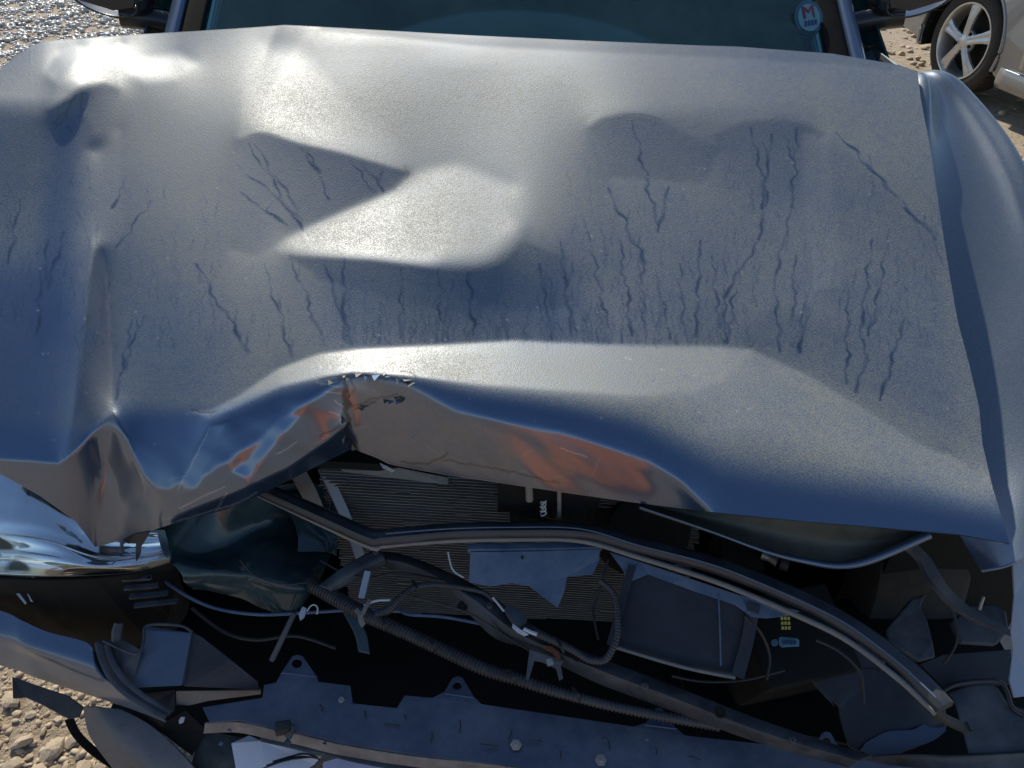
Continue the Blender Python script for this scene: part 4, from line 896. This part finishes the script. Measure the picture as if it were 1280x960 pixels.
sheet('tray_skirt', [[(p[0]+26, p[1]+14, p[2]-.024) for p in lip_t[1:]], [(p[0]+26, p[1]+24, p[2]-.026) for p in lip_t[1:]]], M_DUSTY, tray, .002, (6, 60))
block('slot_bracket', at(354, 910, z=.522), (.022, .016, .016), M_BLACK, tray, (0, 0, 10), .002)
tube('slot_wall', [(365, 906, .527), (360, 922, .513)], .005, M_DUSTY, tray, 4, prof=[(-1, -.5), (-1, .5), (1, .5), (1, -.5)])
for px, py in ((427, 876), (645, 931), (751, 950)):
    bt = lathe('bolt', [(.001, .0045), (.0045, .0045), (.0055, .003), (.0055, .0015), (.0085, .0012), (.009, 0)], M_METAL, tray, Matrix.Translation(at(px, py, z=Zd-.003)), 6)
panel('white_sheet', [(289, 929, .44), (312, 919, .44), (326, 926, .445), (402, 945, .45), (392, 956, .44), (340, 990, .42), (300, 990, .41)], M_WHITE, car, .002)
for k in range(3): tube('sheet_crease', [(325+k*8, 962-k*5, .446), (360+k*10, 950-k*4, .447), (396+k*2, 946+k*2, .451)], .0014, M_DUSTY, car, 8, 6)
panel('printed_sheet', [(404, 952, .43), (428, 946, .43), (480, 953, .43), (474, 990, .41), (400, 990, .41)], M_PRINT, car, .002)

# right side: lamp opening, braces, tray
tube('brace_strut', [(1128, 676, .74), (1152, 697, .72), (1170, 727, .70), (1193, 753, .68), (1222, 772, .67), (1266, 793, .66)], [.010, .010, .011, .010, .008, .004], M_DUSTY, car, 40, prof=[(-1, -.4), (-1, .4), (1, .4), (1, -.4)])
panel('brace_plate', [(1108, 786, .55), (1140, 748, .57), (1158, 742, .57), (1151, 760, .565), (1160, 776, .56), (1166, 800, .55), (1170, 822, .54), (1150, 826, .54), (1110, 802, .545)], M_DUSTY, car, .014, bev=.003)
panel('brace_plate', [(1190, 776, .58), (1214, 756, .59), (1240, 754, .59), (1258, 764, .59), (1262, 788, .58), (1246, 806, .57), (1202, 803, .57)], M_DUSTY, car, .014, bev=.003)
tube('stud', [(1224, 762, .60), (1227, 752, .61), (1229, 746, .615)], .0028, M_METAL, car, 6, 8)
panel('lamp_floor', [(1150, 830, .52), (1180, 818, .525), (1264, 812, .53), (1266, 856, .50), (1180, 860, .50)], M_BLACK2, car, .004)
sheet('corner_tray', [[(1186, 866, .535), (1212, 858, .54), (1244, 858, .54), (1262, 880, .53), (1300, 892, .525)], [(1196, 884, .53), (1220, 880, .53), (1248, 884, .53), (1268, 900, .525), (1300, 905, .525)], [(1212, 944, .50), (1232, 944, .50), (1254, 943, .50), (1274, 942, .50), (1300, 940, .50)]], M_DUSTY, car, .003, (24, 30), .0008, 40, 3)
tube('tray_rim', [(1172, 868, .545), (1190, 857, .55), (1216, 852, .55), (1248, 852, .55), (1258, 864, .545), (1264, 882, .535), (1276, 892, .53), (1300, 898, .53)], .0036, M_BLACK2, car, 40, 8)
sheet('wheel_liner', [[(1046, 855, .52), (1080, 835, .53), (1130, 850, .53), (1180, 880, .53)], [(1050, 895, .50), (1090, 890, .50), (1140, 895, .50), (1184, 900, .51)], [(1062, 935, .475), (1100, 946, .47), (1150, 932, .475), (1182, 912, .49)]], M_BLACK2, car, .003, (40, 50), .0015, 30, 5)
sheet('liner_flap', [[(1082, 928, .482), (1110, 914, .49), (1140, 912, .492), (1160, 903, .497), (1182, 909, .497)], [(1075, 938, .478), (1105, 947, .474), (1145, 934, .48), (1168, 925, .486), (1183, 913, .495)]], M_SHEET2, car, .002, (14, 40), .0012, 60, 7)
tube('seal_tail', [(1160, 886, .66), (1180, 898, .62), (1204, 909, .60), (1212, 909, .60)], .007, M_BLACK, car, 20, prof=[(-1, -.4), (-1, .4), (1, .4), (1, -.4)])
sheet('lower_grille_edge', [[(1060, 950, .50), (1120, 944, .505), (1200, 946, .505), (1300, 940, .51)], [(1080, 962, .49), (1140, 955, .495), (1220, 954, .495), (1300, 952, .50)], [(1100, 1000, .47), (1160, 1000, .47), (1230, 1000, .47), (1300, 1000, .47)]], M_DUSTY, car, .003, (14, 40))
sheet('bulkhead_gusset', [[(1010, 845, .53), (990, 800, .55), (1000, 770, .56)], [(1045, 880, .51), (1040, 840, .53), (1060, 800, .55)], [(1055, 890, .50), (1100, 850, .52), (1110, 800, .545)]], M_BLACK2, car, .003, (16, 16))
panel('duct_mouth', [(985, 835, .53), (1000, 828, .535), (1022, 846, .525), (1044, 884, .505), (1030, 870, .51), (1008, 846, .52)], M_TEAL, car, .003)

# clutter: wires, ties, screws and slivers of broken plastic left on the parts
rc = random.Random(5)
for pts, r_, m_ in (([(498, 742, .64), (540, 752, .63), (590, 768, .62), (640, 800, .60), (690, 830, .59)], .0016, M_BLACK), ([(400, 700, .62), (430, 716, .62), (462, 722, .625), (500, 716, .63), (560, 726, .63)], .0018, M_BLACK), ([(760, 700, .66), (752, 730, .64), (742, 762, .62), (748, 800, .60)], .002, M_BLACK), ([(560, 690, .66), (566, 712, .645), (580, 722, .64)], .0014, M_WIRE),
                    ([(840, 845, .60), (880, 852, .59), (930, 850, .58), (980, 838, .57)], .002, M_BLACK), ([(930, 770, .66), (950, 790, .64), (962, 820, .61), (958, 850, .59)], .0022, M_BLACK), ([(1020, 800, .60), (1050, 815, .59), (1075, 842, .57), (1080, 880, .54)], .0025, M_BLACK), ([(1170, 735, .66), (1190, 760, .64), (1196, 800, .61), (1180, 830, .58)], .002, M_BLACK), ([(240, 760, .57), (280, 790, .55), (320, 800, .53), (370, 795, .53), (420, 810, .52)], .003, M_BLACK), ([(300, 700, .66), (320, 720, .65), (352, 730, .645), (384, 728, .63)], .0014, M_BLACK)):
    tube('wire', pts, r_, m_, car, 40, 6)
for px, py, z in ((470, 690, .634), (612, 757, .622), (806, 858, .60), (990, 925, .588)): lathe('screw', [(.001, .003), (.003, .003), (.004, .0015), (.0055, .001), (.006, 0)], M_HOSE, car, Matrix.Translation(at(px, py, z=z)) @ Matrix.Rotation(R(22), 4, 'X'), 8)
for px, py, z in ((480, 780, .603), (540, 806, .60), (640, 846, .59), (720, 868, .583), (520, 735, .642), (700, 808, .63)): tube('cable_tie', [(px-4, py-9, z), (px+1, py-1, z+.012), (px+5, py+8, z)], .0022, M_WIRE if rc.random() < .3 else M_BLACK, car, 8, prof=[(-1, -.4), (-1, .4), (1, .4), (1, -.4)])
for k in range(12):
    if not k % 2: continue
    px = rc.uniform(260, 1180); py = rc.uniform(888, 940) if k % 2 else rc.uniform(700, 830); z = .528 if k % 2 else rc.uniform(.60, .63)
    if k % 2 and py < np.interp(px, [260, 440, 600, 1000, 1200], [880, 885, 890, 938, 960]): continue
    n_ = rc.randint(3, 5); r0 = rc.uniform(2, 6)
    panel('plastic_sliver', [(px+r0*rc.uniform(.5, 1.4)*math.cos(6.28*q/n_+k), py+r0*rc.uniform(.4, 1)*math.sin(6.28*q/n_+k), z+rc.uniform(-.002, .004)) for q in range(n_)], (M_DUSTY, M_BLACK, M_BEIGE, M_SHEET)[rc.randrange(4)], car, .002, bev=0)
for px, py, l, a in ((455, 888, 10, 1.4), (505, 893, 6, 1.2), (575, 900, 16, 1.6), (640, 912, 12, 1.9), (660, 925, 18, .1), (700, 938, 10, 1.5), (600, 930, 24, .15), (540, 915, 14, 1.7), (480, 905, 20, .1), (760, 925, 12, 1.4), (860, 945, 16, .3), (820, 935, 8, 1.5), (400, 880, 9, 1.3)):
    tube('scuff', [(px, py, .5215), (px+l*.5*math.cos(a)+1, py+l*.5*math.sin(a), .5212), (px+l*math.cos(a), py+l*math.sin(a), .521)], .0009, M_BLACK, tray, 6, 5)

# what fills the dark bay
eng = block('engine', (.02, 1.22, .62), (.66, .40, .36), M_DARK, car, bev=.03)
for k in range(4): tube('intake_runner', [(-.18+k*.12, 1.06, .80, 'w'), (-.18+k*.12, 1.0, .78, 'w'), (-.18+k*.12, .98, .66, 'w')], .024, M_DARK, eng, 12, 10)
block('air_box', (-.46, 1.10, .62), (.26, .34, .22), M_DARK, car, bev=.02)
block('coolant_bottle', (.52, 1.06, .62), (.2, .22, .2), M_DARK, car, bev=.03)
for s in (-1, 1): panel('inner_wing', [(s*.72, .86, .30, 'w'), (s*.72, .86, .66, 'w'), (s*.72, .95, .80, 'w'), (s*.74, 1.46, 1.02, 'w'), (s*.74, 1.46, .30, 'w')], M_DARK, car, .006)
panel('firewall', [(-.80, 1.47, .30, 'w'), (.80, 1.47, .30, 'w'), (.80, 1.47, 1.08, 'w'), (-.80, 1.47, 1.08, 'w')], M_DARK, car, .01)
panel('ground_light_block', [(-.74, .62, .30, 'w'), (.74, .52, .30, 'w'), (.76, 1.5, .28, 'w'), (-.76, 1.5, .28, 'w')], M_DARK, car, .006)  # floor panel added to keep light from the ground out of the bay
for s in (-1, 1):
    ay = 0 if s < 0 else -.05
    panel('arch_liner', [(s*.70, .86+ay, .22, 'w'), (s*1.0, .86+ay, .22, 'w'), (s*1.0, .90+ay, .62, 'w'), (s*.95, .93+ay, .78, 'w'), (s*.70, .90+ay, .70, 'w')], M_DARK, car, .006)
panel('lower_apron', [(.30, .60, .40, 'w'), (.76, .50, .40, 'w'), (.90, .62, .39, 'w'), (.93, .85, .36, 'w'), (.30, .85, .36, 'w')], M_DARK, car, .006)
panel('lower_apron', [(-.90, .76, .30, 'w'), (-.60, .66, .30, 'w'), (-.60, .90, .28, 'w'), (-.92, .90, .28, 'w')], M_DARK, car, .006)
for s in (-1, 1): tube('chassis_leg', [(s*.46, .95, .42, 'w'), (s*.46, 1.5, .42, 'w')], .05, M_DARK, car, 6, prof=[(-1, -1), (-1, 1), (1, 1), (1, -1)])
# ------------------------------------------------------------------ wheels
def build_wheel(parent, mtx, rr=.325, detail=True, wd=.205):
    """wheel facing local +Z"""
    R0 = .235
    w_ = empty('wheel', mtx.translation); w_.parent = parent; w_.matrix_parent_inverse = par_inv(parent)
    lathe('tyre', [(R0, -wd), (R0+.03, -wd-.004), (rr-.02, -wd+.005), (rr-.003, -wd+.02), (rr, -wd*.6), (rr, -wd*.4), (rr-.003, -.02), (rr-.012, -.006), (rr-.035, .006), (R0+.03, .008), (R0+.008, .0), (R0, -.012)], M_TYRE, w_, mtx, 72)
    if detail:
        V = []; Fc = []
        for k in range(64):
            for j, (z0, z1) in enumerate(((-.022, -.068), (-.076, -.122), (-.130, -.178))):
                a0 = 2*math.pi*(k+.08+.3*j)/64; a1 = a0+2*math.pi*.80/64; b = len(V)
                for r in (rr-.004, rr+.006):
                    for a, z in ((a0, z0), (a1, z0), (a1, z1), (a0, z1)): V.append(mtx @ Vector((r*math.cos(a), r*math.sin(a), z)))
                Fc += [(b+4, b+5, b+6, b+7), (b, b+1, b+5, b+4), (b+1, b+2, b+6, b+5), (b+2, b+3, b+7, b+6), (b+3, b, b+4, b+7)]
        tag(pymesh('tread', V, Fc, M_TYRE, w_, False), kind='stuff')
    rim = lathe('rim', [(R0+.006, -.004), (R0+.004, .006), (R0-.006, .005), (R0-.014, -.01), (R0-.02, -.06), (R0-.03, -wd+.03)], M_ALLOY, w_, mtx, 72)
    lathe('brake_disc', [(.001, -.085), (.14, -.085), (.15, -.09), (R0-.02, -.11)], M_DARK, w_, mtx, 40)
    for k in range(5):
        a = 2*math.pi*k/5+.35; bm = bmesh.new()
        sec = [(.035, .030, .0), (.09, .026, .004), (.16, .032, -.002), (.222, .046, -.012)]
        rows_ = []
        for r, hw, z in sec: rows_.append([bm.verts.new((r, s*hw*f, z+dz)) for s, f, dz in ((-1, 1, -.018), (-1, 1, -.002), (-1, .55, .006), (1, .05, -.002), (1, .55, .006), (1, 1, -.002), (1, 1, -.018))])
        for i in range(3):
            for j in range(6): bm.faces.new((rows_[i][j], rows_[i][j+1], rows_[i+1][j+1], rows_[i+1][j]))
        bmesh.ops.recalc_face_normals(bm, faces=bm.faces)
        bm.transform(mtx @ Matrix.Rotation(a, 4, 'Z')); me = bpy.data.meshes.new('spoke'); bm.to_mesh(me); bm.free()
        sp = link('spoke', me, M_ALLOY, w_); smooth_auto(sp, 40)
        an = a+math.pi/5; lathe('lug_nut', [(.001, .006), (.008, .006), (.010, .0), (.014, -.004), (.014, -.02)], M_DARK, w_, mtx @ Matrix.Translation((.062*math.cos(an), .062*math.sin(an), -.002)), 10)
    lathe('hub_cap', [(.001, .010), (.026, .009), (.034, .004), (.060, -.002), (.078, -.012), (.08, -.03)], M_ALLOY, w_, mtx, 32)
    return w_

# ------------------------------------------------------------------ silver car parked alongside
wc = at(1204, 52, z=.325); ax = Vector((.20, -.98, 0)).normalized(); nrm = Vector((-ax.y*-1, ax.x, 0)); nrm = Vector((-.98, -.20, 0)).normalized()
sil = tag(empty('parked_car', (wc.x, wc.y, 0)), 'silver grey car with alloy wheel parked on the stony ground', 'car')
def sp(a, z, o=0): q = Vector((wc.x, wc.y, 0))+ax*a+nrm*(.035+o)+Vector((0, 0, z)); return q
def lower_outline():
    o = [(-.80, .30), (-.82, .55), (-.74, .80)]
    o += [(-.3, .90), (.6, .96), (2.2, .98), (3.1, .95), (3.45, .85), (3.5, .5), (3.42, .28)]
    o += [(3.02, .20)]+[(2.62+.40*math.cos(t), .325+.40*math.sin(t)) for t in np.linspace(-.2, math.pi+.2, 18)]
    o += [(2.18, .19), (1.3, .17), (.46, .18)]+[(.385*math.cos(t), .335+.385*math.sin(t)) for t in np.linspace(-.3, math.pi+.3, 22)]
    return o+[(-.42, .26)]
def bulge(a, z): return .02*math.sin(max(0, min(1, (z-.2)/.75))*math.pi)-.06*max(0, (z-.8)/.2)-.05*max(0, (-a-.3)/.5)**2
def side_body(name, W0, W1):
    bm = bmesh.new(); pts = lower_outline(); lo = [[], []]
    for j, o in enumerate((W0, W1)):
        vs_ = [bm.verts.new(sp(a, z, o+(bulge(a, z) if j == 0 else -bulge(a, z)))) for a, z in pts]; lo[j] = vs_
        bmesh.ops.triangle_fill(bm, use_beauty=True, edges=[bm.edges.new((vs_[i], vs_[(i+1) % len(vs_)])) for i in range(len(vs_))])
    n = len(pts)
    for i in range(n): bm.faces.new((lo[0][i], lo[0][(i+1) % n], lo[1][(i+1) % n], lo[1][i]))
    bmesh.ops.recalc_face_normals(bm, faces=bm.faces)
    me = bpy.data.meshes.new(name); bm.to_mesh(me); bm.free(); o = link(name, me, M_SILVER, sil, False)
    b = o.modifiers.new('edge', 'BEVEL'); b.width = .02; b.segments = 3; b.limit_method = 'ANGLE'; b.angle_limit = R(40); return o
side_body('body', 0, -1.70)
def wsheet(name, rows, mat, parent, th=.004, n=(16, 24)): return sheet(name, [[(*q, 'w') for q in r] for r in rows], mat, parent, th, n)
# front fender, doors and sill as pieces with gaps between them
wsheet('front_door', [[sp(a, z, .028+.022*math.sin((z-.28)/.62*math.pi)-.03*max(0, (z-.8)/.2)) for z in (.30, .42, .56, .70, .84, .93)] for a in (.60, .9, 1.2, 1.52)], M_SILVER, sil, .02, (20, 30))
wsheet('rear_door', [[sp(a, z, .028+.022*math.sin((z-.28)/.62*math.pi)-.03*max(0, (z-.8)/.2)) for z in (.30, .42, .56, .70, .84, .93)] for a in (1.54, 1.8, 2.0, 2.15)], M_SILVER, sil, .02, (20, 30))
wsheet('sill', [[sp(a, z, o) for z, o in ((.285, .026), (.25, .034), (.20, .036), (.165, .02))] for a in (.46, 1.0, 1.6, 2.18)], M_SILVER, sil, .02, (20, 12))
tube('arch_lip', [(*sp(.39*math.cos(t), .335+.39*math.sin(t), .012), 'w') for t in np.linspace(-.25, math.pi+.25, 20)], .012, M_SILVER, sil, 50, 8)
pymesh('arch_liner', [sp(r*math.cos(t), .335+r*math.sin(t), o) for o in (-.01, -.30) for r in (.384,) for t in np.linspace(-.3, math.pi+.3, 20)], [(k, k+1, 21+k, 20+k) for k in range(19)], M_DARK, sil)
pymesh('arch_back', [sp(.0, .335, -.26)]+[sp(.39*math.cos(t), .335+.39*math.sin(t), -.26) for t in np.linspace(-.5, math.pi+.5, 20)], [(0, k, k+1) for k in range(1, 20)], M_DARK, sil, False)
gh = [(.35, .95), (1.05, 1.40), (2.2, 1.43), (3.0, .97)]
pymesh('greenhouse', [sp(a, z, -.06-.20*(z-.95)/.48) for a, z in gh]+[sp(a, z, -1.62+.20*(z-.95)/.48) for a, z in gh], [(0, 1, 2, 3), (7, 6, 5, 4), (0, 4, 5, 1), (1, 5, 6, 2), (2, 6, 7, 3)], M_SILVER, sil, False)
pymesh('side_glass', [sp(a, z, -.052-.20*(z-.95)/.48) for a, z in ((.52, .97), (1.10, 1.36), (2.12, 1.38), (2.75, .99))], [(0, 1, 2, 3)], M_DARKGLASS, sil, False)
zax = nrm; xax = ax; yax = zax.cross(xax)
WM = Matrix(((xax.x, yax.x, zax.x, wc.x), (xax.y, yax.y, zax.y, wc.y), (xax.z, yax.z, zax.z, .325), (0, 0, 0, 1)))
build_wheel(sil, WM)
WM2 = WM.copy(); q = Vector((wc.x, wc.y, .325))+ax*2.62; WM2.translation = q; build_wheel(sil, WM2, detail=False)
for a in (0, 2.62):
    q = Vector((wc.x, wc.y, .325))+ax*a-nrm*1.62; W3 = WM @ Matrix.Rotation(math.pi, 4, 'X'); W3.translation = q; build_wheel(sil, W3, detail=False)
# the wrecked car's own front wheels
for s in (-1, 1):
    Wm = Matrix.Translation((s*.88, 1.12, .325)) @ Matrix.Rotation(s*math.pi/2, 4, 'Y'); build_wheel(car, Wm, detail=False)
    Wm = Matrix.Translation((s*.88, 3.62, .325)) @ Matrix.Rotation(s*math.pi/2, 4, 'Y'); build_wheel(car, Wm, detail=False)

# ------------------------------------------------------------------ stones
def stone_mesh(name, seed, flat=.6, n=1):
    r_ = random.Random(seed); bm = bmesh.new(); bmesh.ops.create_icosphere(bm, subdivisions=n, radius=1)
    cuts = [(Vector((r_.gauss(0, 1), r_.gauss(0, 1), r_.gauss(0, 1))).normalized(), r_.uniform(.36, .78)) for _ in range(11)]
    for v in bm.verts:
        v.co = Vector((v.co.x, v.co.y*r_.uniform(.95, 1.05), v.co.z))
        for d, k in cuts:
            e = v.co.dot(d)-k
            if e > 0: v.co -= d*e*.9
        v.co.z *= flat
    me = bpy.data.meshes.new(name); bm.to_mesh(me); bm.free(); return me
protos = [stone_mesh('stone', k, random.Random(k).uniform(.45, .75), 1) for k in range(10)]
PV = [np.array([v.co[:] for v in m.vertices]) for m in protos]; PF = [np.array([p.vertices[:] for p in m.polygons]) for m in protos]
def gravel(name, pts, mat, label):
    V = []; Fc = []; b = 0
    for (x, y, s, z) in pts:
        k = random.randrange(10); a = random.uniform(0, 6.28); c_, s_ = math.cos(a), math.sin(a); q = PV[k]*s*np.array([1, random.uniform(.6, 1), random.uniform(.7, 1)])
        q = np.stack([q[:, 0]*c_-q[:, 1]*s_+x, q[:, 0]*s_+q[:, 1]*c_+y, q[:, 2]+z], -1); V.append(q); Fc.append(PF[k]+b); b += len(q)
    V = np.concatenate(V); Fc = np.concatenate(Fc); me = bpy.data.meshes.new(name)
    me.vertices.add(len(V)); me.vertices.foreach_set('co', V.ravel()); me.loops.add(Fc.size); me.loops.foreach_set('vertex_index', Fc.ravel().astype(np.int32))
    me.polygons.add(len(Fc)); me.polygons.foreach_set('loop_start', np.arange(0, Fc.size, 3, dtype=np.int32)); me.update(); me.validate()
    o = link(name, me, mat, None, False); tag(o, label, 'gravel', kind='stuff'); return o
def sz(lo, hi): return lo*(hi/lo)**(random.random()**1.8)
P_ = []
for _ in range(16000):
    x, y = (random.uniform(-6.4, -2.6), random.uniform(4.6, 9.4)) if _ % 4 else (random.uniform(-6.5, -1.0), random.uniform(1.5, 8.0)); s = sz(.014, .06)
    P_.append((x, y, s, gz(x, y)+s*.15))
gravel('gravel', P_, M_STONE_PALE, 'pale glinting gravel spread beyond the left side of the crashed car')
P_ = []
for _ in range(2600):
    x = random.uniform(1.0, 5.5); y = random.uniform(2.2, 9.0); s = sz(.010, .05); P_.append((x, y, s, gz(x, y)+s*.1))
for _ in range(1500):
    x = random.uniform(-2.2, -.5); y = random.uniform(.2, 1.5); s = sz(.004, .016); P_.append((x, y, s, gz(x, y)+s*.1))
for _ in range(3200):
    x = random.uniform(-1.45, -.7); y = random.uniform(.5, 1.05); s = sz(.0025, .017); P_.append((x, y, s, gz(x, y)+s*.1))
gravel('earth_pebbles', P_, M_STONE, 'tan pebbles and clods scattered over the bare earth')
bigs = [(8, 868, .034), (30, 885, .022), (45, 905, .020), (18, 918, .030), (52, 928, .036), (80, 915, .026), (95, 945, .030), (38, 952, .032), (8, 948, .034), (70, 950, .024), (110, 952, .022), (64, 890, .016), (-12, 900, .034), (26, 935, .015), (90, 930, .018), (120, 938, .016), (60, 962, .03), (12, 892, .016), (40, 868, .014), (100, 965, .026)]
for i, (px, py, s) in enumerate(bigs):
    q = at(px, py, z=.01); o = bpy.data.objects.new('stone', stone_mesh('stone', 50+i, random.uniform(.5, .7), 2)); COL.objects.link(o); o.data.materials.append(M_STONE)
    o.location = (q.x, q.y, gz(q.x, q.y)+s*.25); s *= random.uniform(.5, .95); o.scale = (s*1.15, s*.95, s*.8); o.rotation_euler = (random.uniform(-.3, .3), random.uniform(-.3, .3), random.uniform(0, 6))
    tag(o, 'broken pale tan stone lying on the bare earth below the broken bumper corner', 'stone', 'stones below the broken bumper')
row = [(1128, 26, .05), (1138, 33, .045), (1147, 38, .05), (1142, 28, .04), (1154, 46, .045), (1150, 22, .04), (1134, 40, .03), (1104, 30, .035), (1158, 54, .04), (1113, 62, .045), (1128, 64, .035), (1140, 60, .035), (1148, 70, .03), (1100, 55, .04)]
for i, (px, py, s) in enumerate(row):
    q = at(px, py, z=.02); o = bpy.data.objects.new('stone', stone_mesh('stone', 90+i, random.uniform(.5, .7), 2)); COL.objects.link(o); o.data.materials.append(M_STONE)
    o.location = (q.x, q.y, gz(q.x, q.y)+s*.3); o.scale = (s*1.1, s, s); o.rotation_euler = (0, 0, random.uniform(0, 6))
    tag(o, 'rounded stone on the earth beside the wheel of the silver car', 'stone', 'stones beside the parked silver car')
# ------------------------------------------------------------------ unseen orange drum, added to put an orange reflection into the torn nose
for i, (x, y, hgt, lab) in enumerate(((-.30, -1.02, .98, 'added orange drum behind the camera, standing in for orange clothing mirrored in the hood lip'),)):
    dr = tag(empty('reflection_drum', (x, y, 0)), lab, 'reflection drum'); mt = Matrix.Translation((x, y, gz(x, y)))
    k = hgt/.98
    lathe('barrel', [(.001, .02*k), (.19, .02*k), (.19, .30*k), (.18, .31*k), (.178, .55*k), (.168, .56*k), (.165, .78*k), (.155, .79*k), (.148, .94*k), (.13, .97*k), (.001, .975*k)], M_ORANGE, dr, mt, 36)
    lathe('base', [(.001, .06), (.24, .06), (.30, .055), (.33, .03), (.33, 0)], M_RUBBER, dr, mt, 36)
    tube('handle', [(x-.09, y, hgt-.03, 'w'), (x-.07, y, hgt+.07, 'w'), (x+.07, y, hgt+.07, 'w'), (x+.09, y, hgt-.03, 'w')], .015, M_ORANGE, dr, 24, 8)
